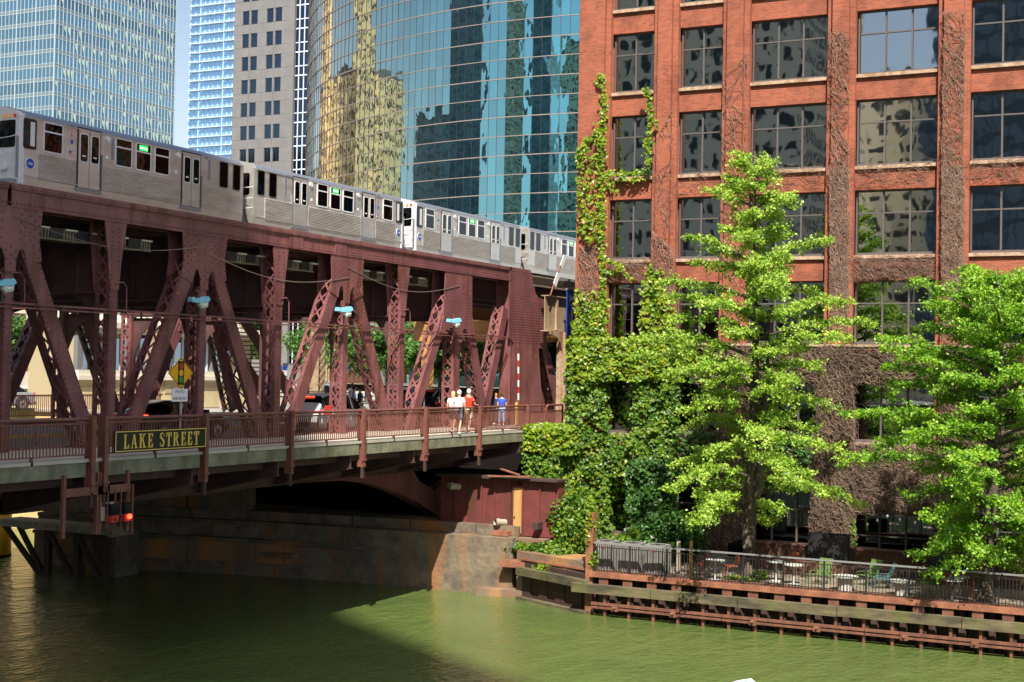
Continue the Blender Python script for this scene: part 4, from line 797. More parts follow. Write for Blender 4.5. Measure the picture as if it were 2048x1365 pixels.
person('second distant pedestrian on the quay behind the truss at the left',W0(20,800),1.2,1.7,'cloth_navy','cloth_khaki','hair_dark',stride=.2)
person('pedestrian in dark clothes partly behind the heavy end frame of the truss',W0(1018,847),0,1.5,'cloth_dark','cloth_navy','hair_dark',long_legs=True,stride=.2)
# ================================================================ STONE PIER UNDER THE BRIDGE
pr=thing('river_wall',(51,36,0),'weathered stone quay wall with ledges running into shade beneath the bridge','wall')
LINE=[(48.6,48.6),(49.66,44.6),(51.2,38.7),(52.1,33.2),(52.55,28.4),(52.75,25.9)]
def lpt(t):
    L=[math.dist(a,b) for a,b in zip(LINE,LINE[1:])]; s=t*sum(L)
    for (a,b),l in zip(zip(LINE,LINE[1:]),L):
        if s<=l+1e-6: return Vector((a[0]+(b[0]-a[0])*s/l,a[1]+(b[1]-a[1])*s/l,0))
        s-=l
    return Vector((*LINE[-1],0))
def course(z0,z1,off,n,mm,jit=.03,nm='stone_block'):
    cuts=[0]+sorted([(i+random.uniform(-.25,.25))/n for i in range(1,n)])+[1]
    for a,b in zip(cuts,cuts[1:]):
        p,q=lpt(a+.0008),lpt(b-.0008); d=(q-p).normalized(); nv=Vector((d.y,-d.x,0)); 
        if nv.x>0: nv=-nv
        o=off+random.uniform(-jit,jit); m=MB(); p2=p-nv*o; q2=q-nv*o; b1=p2-nv*1.6; b2=q2-nv*1.6
        m.prism([(v.x,v.y) for v in (p2,q2,b2,b1)],z0+.01,z1-random.uniform(0,.015),'z'); m.build(nm,mm,pr)
course(-1.5,.55,0,6,'stone'); course(.55,1.45,.05,9,'stone3',.04); course(1.45,1.62,-.12,7,'stone2',.05); course(1.62,2.2,.35,8,'stone'); course(2.2,2.38,.22,6,'stone2',.04); course(2.38,2.8,.6,9,'stone',.05)
MB().prism([(52.6,25.9),(59.18,25.9),(59.18,45.5),(51,45.5)],-1,2.36,'z').build('pit_floor','stone',pr)
for a,b,z in ((44.2,45.8,3.9),(42.1,44.1,4.1),(38.9,42.0,4.25)):
    MB().box(51.2+.05*(47-b),52.4,a,b,2.4,z).build('stone_block','stone',pr)
for (y,z0,z1) in ((36,.95,1.1),): 
    p=at(620,1090,'y',y); MB().box(51.2,52.2,y,y+1.6,z0,z1).build('broken_ledge','stone2',pr)
MB().box(58.6,59.18,27.6,48.5,-1,6.4).build('back_wall','dark',pr)  # near-black colour stands in for the deep shade below the deck
wl=thing('quay_wall',(58.8,60,3),'pale quay wall of the river bank beyond the bridge, sunlit in the gap under the deck','wall')
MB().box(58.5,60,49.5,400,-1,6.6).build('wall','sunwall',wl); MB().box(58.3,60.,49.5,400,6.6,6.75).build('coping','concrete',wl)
for i in range(14): MB().box(58.42,58.5,51+i*5,51.3+i*5,-1,6.6).build('buttress','concrete',wl)
# rusty stains ledge near the right end
lg=thing('concrete_footing',(52,25.5,.8),'rust-streaked concrete footing in a patch of sun where the quay wall ends','footing')
MB().prism([(51.9,27.2),(52.4,24.2),(53.4,24.2),(53.4,27.2)],-1,.3,'z').build('base','stone3',lg); MB().prism([(52.0,26.2),(52.3,23.9),(53.4,23.9),(53.4,26.2)],1.25,1.5,'z').build('ledge','rust',lg)
MB().prism([(51.3,22.9),(50.8,21.4),(53.2,21.4),(53.2,25.6),(52.4,25.6)],-1,1.9,'z').build('block','stone3',lg)
MB().box(52.9,55,24.6,25.9,1.5,2.36).build('step','stone3',lg)
# pit shed
sh=thing('pit_shed',(53.5,27.8,2.36),'maroon sheet-metal machinery shed under the bridge with a tan timber door','shed')
ys=[29.8,29.15,28.5,27.85,27.22,26.45,25.88,25.1,24.4]
for i,(a,b) in enumerate(zip(ys,ys[1:])):
    if i==5: continue
    MB().box(53.5+.02*(i%2),53.6,b+.02,a-.02,2.4,4.72).build('wall_panel','maroon_sheet' if i<4 or i==6 else 'maroon_sheet',sh); MB().box(53.44,53.5,a-.03,a+.03,2.38,4.72).build('batten','maroon_sheet',sh)
MB().box(53.5,53.58,25.9,26.43,2.4,4.1).build('panel','maroon_sheet',sh)
MB().box(53.43,53.5,26.33,26.4,2.4,4.5).box(53.43,53.5,25.86,25.92,2.4,4.5).box(53.43,53.5,25.92,26.33,4.42,4.5).build('door_frame','maroon_sheet',sh)
d_=MB().box(53.46,53.5,25.93,26.32,2.5,4.42).build('door','door_wood',sh); MB().box(53.44,53.46,26.24,26.29,3.1,3.2).build('handle','black',d_)
MB().box(53.2,54.3,24.2,29.95,4.74,4.82).build('roof','rust_dark',sh); MB().box(53.6,54.2,24.3,29.9,2.4,4.74).build('body','maroon_sheet',sh)
MB().bar((53.2,25.4,4.92),(53.0,27.3,4.88),.22,.05).bar((53.1,25.9,4.98),(53.6,27.0,5.15),.12,.05).build('loose_board','rust',sh)
for y,z,l in ((29.2,4.35,.5),(26.95,2.95,.5)):
    m=MB(); m.tube([(53.5,y-.25,z-.05),(53.05,y+.02,z)],.14,14,False); m.tube([(53.2,y-.07,z-.02),(53.08,y-.0,z)],.16,14,False); m.build('pipe','pipe',sh)
MB().box(53.0,53.5,24.95,25.2,2.75,3.05).build('pipe_stub','rust_dark',sh); MB().box(52.9,53.4,26.3,27.0,2.4,2.6).build('rubble','rust',sh)
# timber fender platform at left
pf=thing('timber_platform',(47,44.8,2.2),'timber staging with slanting braces standing in the water at the left','platform')
for i in range(4): MB().box(46.2+i*.3,46.46+i*.3,41.6,48.2,2.22,2.32).build('plank','plank',pf)
MB().box(46.1,47.5,41.7,41.9,1.95,2.22).box(46.05,46.2,41.6,48.2,2.02,2.3).box(46.1,47.5,46.6,46.8,1.95,2.2).build('beam','plank',pf)
for y in (42.3,43.9,45.6): 
    MB().box(46.5,46.75,y,y+.28,-1,2.1).build('pile','rust_dark',pf); MB().bar((46.3,y+1.6,2.1),(46.6,y+.3,-.1),.18,.2).build('brace','rust_dark',pf)
MB().bar((46.3,48.1,2.1),(46.7,46,-.3),.18,.2).build('brace','rust_dark',pf); MB().box(47.4,48.9,42.6,44.3,-1,1.9).build('concrete_block','stone2',pf)
yc=thing('fender_pile',(49.4,52.4,0),'thick bright yellow concrete pile in the water at the left edge','pile')
MB().cyl((49.4,52.45),1.15,-1,2.62,28).build('shaft','yellow',yc,smooth=True); MB().cyl((49.4,52.45),1.17,-1,.12,28).build('waterline','dark',yc)
# ================================================================ SEAWALL & TERRACE
sw=thing('seawall',(50.4,5,.8),'rusty steel seawall with sheet piles, H-piles and weathered timber walers','seawall')
Y1=21.35;Y0=-22
m=MB(); n=int((Y1-Y0)/.5)
for i in range(n):
    y=Y0+i*.5; m.quad((50.62,y,-1),(50.62,y+.2,-1),(50.62,y+.2,1.45),(50.62,y,1.45)); m.quad((50.62,y+.2,-1),(50.85,y+.27,-1),(50.85,y+.27,1.45),(50.62,y+.2,1.45)); m.quad((50.85,y+.27,-1),(50.85,y+.43,-1),(50.85,y+.43,1.45),(50.85,y+.27,1.45)); m.quad((50.85,y+.43,-1),(50.62,y+.5,-1),(50.62,y+.5,1.45),(50.85,y+.43,1.45))
m.build('sheet_piles','rust_dark',sw,kind='stuff')
y=Y1
while y>Y0:
    y2=max(y-4.6,Y0); MB().box(50.15,50.95,y2+.005,y,1.5,1.66).box(50.13,50.17,y2+.005,y,1.46,1.62).build('cap_beam','rust',sw); y=y2
y=22.0; i=0
while y>Y0:
    l=random.uniform(3.2,4.4); dz=random.uniform(-.015,.015); MB().box(49.86,50.16,y-l+.03,y,.88+dz,1.22+dz).build('timber_waler','timber',sw); y-=l
hp=MB().box(50.2,50.24,-.19,.19,.85,1.46).box(50.24,50.6,-.015,.015,-1,1.46).mesh('h_pile','rust_mid')
hq=MB().prism([(50.0,.9),(50.2,.9),(50.2,-.6),(50.08,-.6)],-.05,.05,'y').mesh('pile_fin','rust_mid')
i=0; y=20.8
while y>Y0: inst('h_pile',hp,sw,T(0,y,0)); inst('pile_fin',hq,sw,T(0,y-.13,0)); y-=.985
y=21.2
while y>Y0: MB().box(49.95,50.05,y-5.2,y,.43,.53).box(49.93,50.03,y-5.19,y-.01,.3,.38).build('lower_waler','rust_mid',sw); y-=5.22
y=20.2;i=0
while y>Y0:
    o=MB().box(49.88,49.95,y-.13,y+.13,.26,.55).build('bolt_plate','rust_mid',sw); MB().tube([(49.8,y,.41),(49.88,y,.41)],.045,8).build('bolt','rust',o); y-=2.35+(i%2)*.7; i+=1
# left return of the seawall
A=Vector((50.35,21.3,0));B=Vector((52.3,25.2,0)); 
for k,(z0,z1,o_) in enumerate(((1.0,1.32,-.35),(.0,.12,-.3))):
    nv=Vector((-.9,.45,0)); MB().bar(A+nv*.3+Vector((0,0,(z0+z1)/2)),B+nv*.3+Vector((0,0,(z0+z1)/2)),.28,z1-z0).build('timber_waler','timber',sw)
m=MB()
for i in range(8):
    p=A+(B-A)*(i/8); q=A+(B-A)*((i+1)/8); m.bar(p+Vector((0,0,.2)),q+Vector((0,0,.2)),.2 if i%2 else .1,2.6)
m.build('return_sheet','rust_dark',sw)
MB().box(50.28,50.62,21.3,21.6,-1,3.9).build('king_pile','rust',sw); MB().bar((52.2,25.3,1.62),(50.9,21.8,1.6),.08,.08).build('edge_angle','rust',sw)
# fence
fe=thing('terrace_fence',(50.3,8,ZT),'black iron picket fence along the edge of the riverside terrace','fence')
fp=MB().box(-.011,.011,-.011,.011,0,.98).mesh('picket','black_iron'); y=21.25; cnt=0
PY=[21.25-1.49*i for i in range(17)]
for y in PY: MB().box(50.26,50.32,y-.03,y+.03,1.6,2.76).build('post','black_iron',fe)
for a,b in zip(PY,PY[1:]):
    MB().box(50.22,50.36,b+.001,a,2.74,2.79).build('top_rail','grey_iron',fe); MB().box(50.275,50.305,b+.03,a-.03,2.6,2.63).build('rail','black_iron',fe); MB().box(50.275,50.305,b+.03,a-.03,1.7,1.73).build('rail','black_iron',fe)
    for i in range(12):
        cnt+=1
        if cnt<290: inst('picket',fp,fe,T(50.29,a-(i+.9)*1.49/12.6,1.64))
# air conditioners
def hvac(px0,px1,label):
    t=thing('air_conditioner',(0,0,0),label,'air conditioner','condenser units behind the fence'); OFF[t.name]=(0,0,0)
    P=rrect(-.42,.42,-.42,.42,.14,3); m=MB().prism(P,0,.06,'z').prism(P,1.02,1.1,'z'); m.build('casing','hvac',t); MB().prism([(a*.9,b*.9) for a,b in P],.06,1.02,'z').build('coil','black_iron',t)
    m=MB()
    for i in range(9):
        for s in (-1,1):
            u=-.34+i*.085; m.box(u-.027,u+.027,s*.41-.01,s*.41+.01,.06,1.02); m.box(s*.41-.01,s*.41+.01,u-.027,u+.027,.06,1.02)
    m.build('louvres','hvac',t,kind='stuff'); MB().cyl((0,0),.3,1.1,1.115,20).build('fan_well','dark',t)
    m=MB(); [m.bar((.3*math.cos(a),.3*math.sin(a),1.125),(-.3*math.cos(a),-.3*math.sin(a),1.125),.012,.012) for a in [i*math.pi/7 for i in range(7)]]; m.build('grille','grey_iron',t)
    MB().box(-.435,-.42,-.1,.05,.85,.88).build('brand_badge','red',t)
    p=at((px0+px1)/2,1150,'x',51.1); t.location=(51.3,p.y,ZT); t.rotation_euler=(0,0,random.uniform(-.06,.06))
hvac(1186,1232,'left grey condenser unit behind the fence, beside the rusty post'); hvac(1240,1283,'middle grey condenser unit of three behind the fence'); hvac(1288,1333,'right grey condenser unit behind the fence, dappled by leaf shade')
# wooden stub posts beside them
tp=thing('timber_gate_post',(51.6,18.2,ZT),'weathered tan timber post behind the fence right of the condenser units','post'); MB().box(51.5,51.62,18.2,18.32,ZT,2.9).build('post','plank',tp); MB().box(51.5,51.6,17.7,17.8,ZT,2.95).build('post','door_wood',tp)
# tables
def table(px,py,big,label,grp='round white terrace tables'):
    t=thing('terrace_table',(0,0,0),label,'table',grp); OFF[t.name]=(0,0,0)
    if big:
        MB().cyl((0,0),.46,.5,.54,24).build('tabletop','table_white',t); MB().cyl((0,0),.25,0,.5,18).build('drum_base','table_white',t,smooth=False)
        for i in range(10): a=i*math.pi/5; MB().box(-.012+.25*math.cos(a),.012+.25*math.cos(a),-.012+.25*math.sin(a),.012+.25*math.sin(a),.02,.5).build('rib','concrete',t)
    else:
        MB().cyl((0,0),.36,.72,.75,24).build('tabletop','table_white',t); MB().cyl((0,0),.03,.03,.72,8).build('stem','table_white',t); MB().cyl((0,0),.22,0,.03,16).build('foot','table_white',t)
    t.location=at(px,py,'z',ZT)
table(1430,1160,False,'small round white table left of the nearer tree trunk'); table(1587,1170,False,'small round white table in front of the orange-red chair'); table(1552,1163,False,'small white table just right of the nearer tree trunk')
table(1690,1182,True,'low white drum table between the two green chairs'); table(1805,1192,True,'low white drum table right of the teal chair'); table(1905,1203,False,'small round white table left of the right tree trunk'); table(1918,1196,False,'second white table behind, left of the right tree trunk')
def chair(px,py,rz,mm,lounge,label):
    t=thing('terrace_chair',(0,0,0),label,'chair','metal chairs on the terrace'); OFF[t.name]=(0,0,0)
    if lounge:
        for i in range(9): MB().bar((-.25,-.24+i*.06,.36),(.28,-.24+i*.06,.4),.03,.02).build('seat_slat',mm,t); MB().bar((-.25,-.24+i*.06,.36),(-.5,-.24+i*.06,.92),.03,.02).build('back_slat',mm,t)
        for s in (-1,1): MB().tube([(.3,s*.28,0),(.27,s*.28,.5),(-.3,s*.28,.5),(-.36,s*.28,0)],.015,6).build('leg_frame',mm,t)
        MB().bar((-.5,-.27,.92),(-.5,.27,.92),.03,.03).build('top_bar',mm,t)
    else:
        MB().box(-.2,.22,-.21,.21,.44,.47).build('seat',mm,t); MB().prism(rrect(-.21,.21,.52,.86,.12),-.25,-.23,'x').build('backrest',mm,t)
        for a,b in ((-.2,-.19),(-.2,.19),(.2,-.19),(.2,.19)): MB().tube([(a*1.15,b*1.15,0),(a,b,.46)],.014,6).build('leg',mm,t)
        for s in (-.2,.2): MB().tube([(-.2,s,.46),(-.24,s,.7)],.014,6).build('back_post',mm,t)
    t.location=at(px,py,'z',ZT); t.rotation_euler=(0,0,rz)
chair(1585,1150,math.pi,'chair_red',False,'orange-red chair behind the small white table, right of the nearer trunk'); chair(1402,1152,1.2,'chair_red',False,'dark red chair left of the small table at the far left of the terrace'); chair(1462,1156,2.2,'chair_red',False,'dark red chair between small table and nearer tree trunk')
chair(1640,1170,2.9,'chair_green',True,'lime green slatted lounge chair left of the drum table'); chair(1735,1172,2.6,'chair_green',True,'green slatted lounge chair in shade right of the first drum table'); chair(1762,1178,2.0,'chair_teal',True,'teal slatted lounge chair between the two drum tables'); chair(1858,1188,.8,'chair_green',True,'shaded green lounge chair right of the second drum table')
chair(1888,1196,3.0,'chair_red',False,'rust-red chair behind the table left of the right trunk'); chair(1932,1203,1.8,'chair_red',False,'rust-red chair close to the right tree trunk')
# corten planter walls, black boxes
cw=thing('planter_wall',(56.6,8,ZT),'long rust-coloured ribbed planter wall along the back of the terrace','planter wall')
for i in range(12): 
    y=17.2-i*2; MB().box(56.5,56.9,y-1.98,y,ZT,2.45).build('panel','corten',cw); MB().box(56.45,56.95,y-1.99,y,2.45,2.52).build('coping','corten',cw)
    m=MB(); [m.box(56.46,56.5,y-k*.2-.06,y-k*.2,ZT,2.45) for k in range(10)]; m.build('ribs','corten',cw,kind='stuff')
MB().box(56.95,59.2,-12,18,ZT,2.3).build('soil','dark',cw)
MB().box(54.8,55.2,-10,16.8,1.66,2.05).build('bench_plank','corten',cw)
def bplanter(p0,p1,z1,lab):
    a=at(p0,1100,'x',56.2);b=at(p1,1100,'x',56.2); t=thing('black_planter',((56.2+56.7)/2,(a.y+b.y)/2,2.5),lab,'planter','black planter boxes'); MB().box(56.0,56.44,b.y,a.y,ZT+.3,z1).build('box','black_iron',t); MB().box(56.04,56.4,b.y+.04,a.y-.04,z1,z1+.03).build('soil','dark',t)
bplanter(1618,1697,3.05,'black planter box at the foot of the thick twig-covered pier'); bplanter(1862,1930,2.95,'black planter box at the foot of the pier beside the right tree')
# string lights
sl_=thing('string_lights',(57,11,4),'string of small bulbs hanging under the vine-covered beam','string lights')
pts=[at(x,y,'x',57.5) for x,y in ((1712,1040),(1735,1040),(1755,1032),(1775,1024),(1800,1030),(1830,1036),(1860,1030),(1900,1046),(1960,1056))]
MB().tube(pts,.012,4).build('cord','black',sl_)
for p in pts[1:]: o=MB().tube([p,p-Vector((0,0,.12))],.014,5).build('socket','black',sl_); MB().tube([p-Vector((0,0,.12)),p-Vector((0,0,.2)),p-Vector((0,0,.26))],[.02,.05,.015],8).build('bulb','bulb',o)
ol=thing('orange_heater_lamp',(57.3,10,4),'small orange hanging lamp under the beam at the right','lamp'); p=at(1788,1046,'x',57.3); MB().tube([p,p+Vector((0,0,.5))],.008,4).build('cord','black',ol); MB().tube([p+Vector((0,0,.02)),p-Vector((0,0,.06))],[.05,.13],10).build('shade','rust',ol)
# ================================================================ BRICK BUILDING
bb=thing('brick_building',(59.2,12,ZT),'orange-red brick loft building with large grid windows, bare vines and ivy','building')
PIERS=[(26.2,24.71),(22.59,21.45),(19.36,18.15),(14.71,13.52),(10.11,8.84),(5.3,4.05),(.55,-.7),(-4.2,-5.4),(-9,-10.5)]
SILL=[2.0,6.6,10.73,14.5,18.28,22.18,26.0,29.8]; HEAD=[4.6,9.2,13.45,17.27,21.12,24.92,28.7,32.4]
MB().box(60.08,86,-10.5,26.15,-1,34).build('body','brick',bb); MB().box(59.69,60.08,25.0,26.2,-1,34).build('corner_return','brick',bb)
for i,(a,b) in enumerate(PIERS):
    MB().box(59.2,59.42,b+.24,a-.24 if i else a-.0,-1,34).box(59.42,59.69,b,a,-1,34).build('pier','brick',bb)
    if i: 
        pass
bump=MB().box(0,1,0,1,0,1).mesh('pane','win')
def windowunit(y0,y1,z0,z1,cols,tr):
    """frame+mullions as one window, panes as its pieces; y0<y1"""
    x=59.93; m=MB(); w_=.07
    m.box(x-.03,x+.06,y0,y0+w_,z0,z1).box(x-.03,x+.06,y1-w_,y1,z0,z1).box(x-.03,x+.06,y0+w_,y1-w_,z1-w_,z1).box(x-.03,x+.06,y0+w_,y1-w_,z0,z0+.13)
    ys=[y0+w_+(y1-y0-2*w_)*i/cols for i in range(cols+1)]
    for y in ys[1:-1]: m.box(x-.05,x+.05,y-.035,y+.035,z0+.13,z1-w_)
    zt=z1-tr
    for a,b in zip(ys,ys[1:]): m.box(x-.04,x+.04,a+.036,b-.036,zt-.03,zt+.03)
    o=m.build('window','mullion',bb)
    for a,b in zip(ys,ys[1:]):
        for c,d in ((z0+.12,zt-.02),(zt+.02,z1-.06)):
            M=T(x+.02,(a+b)/2,(c+d)/2)@Matrix.Rotation(random.gauss(0,.0035),4,'Z')@Matrix.Rotation(random.gauss(0,.004),4,'Y')@Matrix.Diagonal((.012,b-a-.02,d-c,1))@T(0,-.5,-.5)
            inst('pane',bump,o,M)
for i in range(len(PIERS)-1):
    y1=PIERS[i][1]; y0=PIERS[i+1][0]; cols=2 if i<2 else 3
    for k in range(len(SILL)):
        zs,zh=SILL[k],HEAD[k]
        if k==0 and i>=3: zh=3.7 if i==3 else 4.2
        windowunit(y0,y1,zs,zh,cols,.97 if k else 1.0)
        top=SILL[k+1] if k+1<len(SILL) else 34
        if k!=1: MB().box(59.69,60.08,y0,y1,zh,top-.14).build('spandrel','brick',bb)
        else: MB().box(59.6,60.08,y0,y1,zh,top-.3).build('spandrel','brick',bb)
        if k and k!=2: MB().box(59.56,60.0,y0,y1,zs-.14,zs).build('sill','stone_sill',bb)
    MB().box(59.4,60.08,y0,y1,1,2.0).build('plinth','brick',bb)
MB().box(58.98,59.8,-10.5,26.3,10.5,10.62).build('ledge','stone_sill',bb); MB().box(58.9,59.8,-10.5,26.36,10.62,10.72).build('ledge','stone_sill',bb)
# rear-side windows on the street flank
for k in range(1,8):
    for j in range(4): 
        x=62.5+j*5.5; MB().box(x,x+2.6,26.2,26.23,SILL[k],HEAD[k]).build('side_window','win',bb)
# interior pendant discs behind the lower glass are left to reflections
# banner
bn=thing('banner',(67.4,29.9,12.4),'vertical blue banner reading NORCROSS on the steel column by the brick corner','banner')
# banner hangs beyond the brick corner on the viaduct column
p=at(1134,584,'y',29.7);q=at(1151,670,'y',29.7)
MB().box(p.x,q.x+.25,29.7,29.73,11.25,13.6).build('cloth','banner_blue',bn)
RZ=Matrix.Rotation(-math.pi/2,4,'Z')
text('lettering','NORCROSS',.31,'white',bn,T(p.x+.62,29.68,12.02)@RX90@RZ,extr=.002,bold=.014); text('lettering','PROPERTY',.13,'white',bn,T(p.x+.3,29.68,12.02)@RX90@RZ,extr=.002)
MB().bar((p.x+.3,29.68,13.0),(p.x+.85,29.68,13.3),.075,.01,(0,1,0)).bar((p.x+.85,29.676,13.0),(p.x+.3,29.676,13.3),.075,.01,(0,1,0)).bar((p.x+.3,29.672,13.15),(p.x+.85,29.672,13.15),.075,.01,(0,1,0)).build('emblem','white',bn)
MB().box(p.x+.28,p.x+.8,29.685,29.69,12.83,12.85).build('divider','white',bn); MB().box(p.x,q.x+.6,29.65,29.8,13.6,13.66).build('arm','grey_iron',bn)
# ================================================================ IVY, VINES
from math import sin,cos
def inpoly(P,x,y):
    P=np.asarray(P,float); c=np.zeros(len(x),bool); n=len(P)
    for i in range(n):
        x1,y1=P[i];x2,y2=P[(i+1)%n]
        m=((y1>y)!=(y2>y)); c^= m&(x<(x2-x1)*(y-y1)/((y2-y1) if y2!=y1 else 1e-9)+x1)
    return c
def fpoly(pxs,x=59.1): return [(at(a,b,'x',x).y,at(a,b,'x',x).z) for a,b in pxs]
def scatter(pxs,dens,x=59.1,depth=.25,clump=.0):
    P=fpoly(pxs,x); A=np.array(P); lo=A.min(0);hi=A.max(0); n=int((hi-lo).prod()*dens)
    y=rng.uniform(lo[0],hi[0],n);z=rng.uniform(lo[1],hi[1],n); k=inpoly(P,y+rng.normal(0,.07,n),z+rng.normal(0,.07,n)); y=y[k];z=z[k]
    if clump:
        f=np.sin(y*3.1+np.sin(z*2.3)*1.5)*np.sin(z*2.7+np.cos(y*1.9)*1.3); k=f>rng.uniform(-1.6,clump,len(y)); y=y[k];z=z[k]
    bulge=.5+.5*np.sin(y*4.1+z*1.3)*np.sin(z*3.3-y*1.1)
    return np.stack([x-rng.random(len(y))*depth-bulge*depth*.8,y,z],1)
def path(pxs,wd,dens,x=59.1):
    out=[]
    for (a,b),(c,d) in zip(pxs,pxs[1:]):
        p=at(a,b,'x',x);q=at(c,d,'x',x); L=(p-q).length; n=int(L*dens); t=rng.random(n)
        w=wd*(.5+rng.random(n))*(.6+.7*np.abs(np.sin(t*L*3+a)))
        out.append(np.stack([x-.03-rng.random(n)*.12, p.y+(q.y-p.y)*t+rng.normal(0,1,n)*w*.4, p.z+(q.z-p.z)*t+rng.normal(0,1,n)*w*.4],1))
    return np.concatenate(out)
def ivy(name,label,C,m,size=.15,nrm=(-1.6,-.3,.7),cat='ivy'):
    o=npmesh(name,leaves(C,size,nrm,.55),3,m); tag(o,label,cat,None,'stuff'); return o
ivy('ivy','golden-green ivy along the ledge and over the top of the street-level window band',np.concatenate([scatter([(1138,676),(1405,678),(1372,762),(1140,762)],330,58.85,.35),scatter([(1288,560),(1320,560),(1352,640),(1356,690),(1280,690)],170,59.15,.2),scatter([(1150,640),(1215,600),(1222,690),(1145,690)],120,59.15,.2,.4),scatter([(1345,600),(1352,600),(1358,690),(1340,690)],160,59.1,.15)]),'ivy_gold')
ivy('ivy','thick green ivy coat on the corner pier below the ledge',np.concatenate([scatter([(1140,740),(1216,745),(1226,860),(1224,980),(1234,1095),(1185,1090),(1150,1030),(1140,960),(1128,880),(1140,800)],330,59.05,.4,1.2),scatter([(1205,745),(1268,745),(1262,765),(1222,770),(1226,860),(1210,860)],60,59.3,.2)]),'ivy')
ivy('ivy','dense ivy covering the second pier from the corner and the wall beside it',np.concatenate([scatter([(1266,740),(1368,740),(1362,860),(1352,935),(1270,935),(1274,880)],330,59.05,.4),scatter([(1214,868),(1276,868),(1272,955),(1222,952)],300,59.2,.4)]),'ivy')
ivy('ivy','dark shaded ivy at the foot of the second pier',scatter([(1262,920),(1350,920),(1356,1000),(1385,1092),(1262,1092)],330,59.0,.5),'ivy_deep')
ivy('ivy','bright ivy creeping up the corner pier between the windows and the glass tower',np.concatenate([path([(1200,150),(1210,190),(1204,300),(1206,420),(1206,520),(1208,600),(1206,690)],.22,60,59.15),path([(1200,262),(1175,285),(1160,300)],.15,60,59.15),path([(1190,160),(1200,175)],.1,40,59.15),scatter([(1160,290),(1205,265),(1205,480),(1180,490),(1155,400)],75,59.15,.2,-.35),path([(1156,300),(1160,340)],.1,60,59.15),scatter([(1155,440),(1205,420),(1204,500),(1165,480)],75,59.15,.2,-.1),path([(1208,520),(1235,530),(1265,560)],.14,45,59.15),path([(1212,545),(1250,550)],.15,45,59.4),scatter([(1150,580),(1212,590),(1214,690),(1150,690)],110,59.15,.2,.0)]),'ivy_gold',.14)
ivy('ivy','thin ivy strand hanging down the left edge of the second pier',np.concatenate([path([(1287,183),(1300,188),(1302,240),(1298,290),(1300,340)],.16,70,59.15),path([(1214,348),(1250,350),(1300,345)],.16,60,59.4),path([(1216,365),(1235,390)],.15,40,59.4),path([(1240,360),(1290,362)],.12,30,59.4),path([(1312,240),(1316,260)],.06,20,59.15),path([(1300,535),(1310,600)],.25,70,59.15),path([(1290,570),(1320,540)],.15,50,59.15)]),'ivy_gold',.14)
ivy('ivy','narrow green ivy strip on the right edge of the thick twig-covered pier',path([(1706,1040),(1707,1075),(1703,1115)],.12,80,59.0),'ivy')
ivy('ivy','yellow-green ivy strip on the pier left of the right tree trunk',path([(1935,1040),(1940,1070),(1930,1110),(1938,1140)],.18,80,58.6),'ivy_gold')
# ivy on the abutment corner and its column
am=thing('abutment_pillar',(57.9,27,3),'concrete abutment pillar at the end of the bridge, wrapped in ivy','pillar')
MB().box(57.2,59.1,26.4,27.5,2.3,6.6).build('shaft','stone2',am); MB().box(57.2,59.18,26.25,27.6,6.05,6.66).build('slab','concrete',am)
def boxivy(x0,x1,y0,y1,z0,z1,n): return np.stack([rng.uniform(x0,x1,n),rng.uniform(y0,y1,n),rng.uniform(z0,z1,n)],1)
ivy('ivy','rounded cushion of bright ivy draped over the slab edge at the end of the bridge',np.concatenate([boxivy(56.7,57.3,26.2,27.65,5.8,6.8,700),boxivy(56.9,59.6,27.3,27.75,5.8,6.95,700),boxivy(56.9,59.2,26.1,27.5,6.6,6.95,500),boxivy(57.2,59.15,25.7,26.25,5.6,6.9,900)]),'ivy_gold',.15,(-.9,-1.2,.8))
ivy('ivy','ivy column hanging down the abutment pillar beside the machinery shed',np.concatenate([boxivy(56.8,57.3,25.9,27.6,4.2,5.9,700),boxivy(56.7,57.3,25.4,27.3,2.9,4.6,900),boxivy(56.4,57.1,25.2,26.4,1.9,3.2,700),boxivy(57,59,26.0,26.5,2.3,5.9,1100)]),'ivy',.15,(-1.4,-.8,.7))
# bare vines
def vines(name,label,jobs):
    V=[]
    for (pxp,n,zlen,spread) in jobs:
        P=fpoly(pxp,59.18); A=np.array(P); lo=A.min(0);hi=A.max(0)
        for _ in range(n):
            for __ in range(30):
                y=rng.uniform(lo[0],hi[0]);z=rng.uniform(lo[1],hi[1])
                if inpoly(P,np.array([y]),np.array([z]))[0]: break
            a=rng.normal(math.pi/2,spread); r=rng.uniform(.006,.014); x=59.17-rng.random()*.06; k=int(rng.uniform(.5,1)*zlen/.13)
            for s in range(k):
                a+=rng.normal(0,.32)+(math.pi/2-a)*.05; y2=y+cos(a)*.13;z2=z+sin(a)*.13
                if not inpoly(P,np.array([y2]),np.array([z2]))[0]: 
                    a=math.pi-a; y2=y+cos(a)*.13;z2=z+sin(a)*.13
                    if not inpoly(P,np.array([y2]),np.array([z2]))[0]: break
                dy,dz=-sin(a)*r,cos(a)*r; x2=59.17-rng.random()*.07
                ring1=[(x,y-dy,z-dz),(x,y+dy,z+dz),(x-r*1.4,y,z)]; ring2=[(x2,y2-dy,z2-dz),(x2,y2+dy,z2+dz),(x2-r*1.4,y2,z2)]
                for i in range(3): j=(i+1)%3; V+=[ring1[i],ring1[j],ring2[j],ring2[i]]
                x,y,z=x2,y2,z2; r=max(.006,r*.985)
    o=npmesh(name,V,4,'vine'); tag(o,label,'vines',None,'stuff')
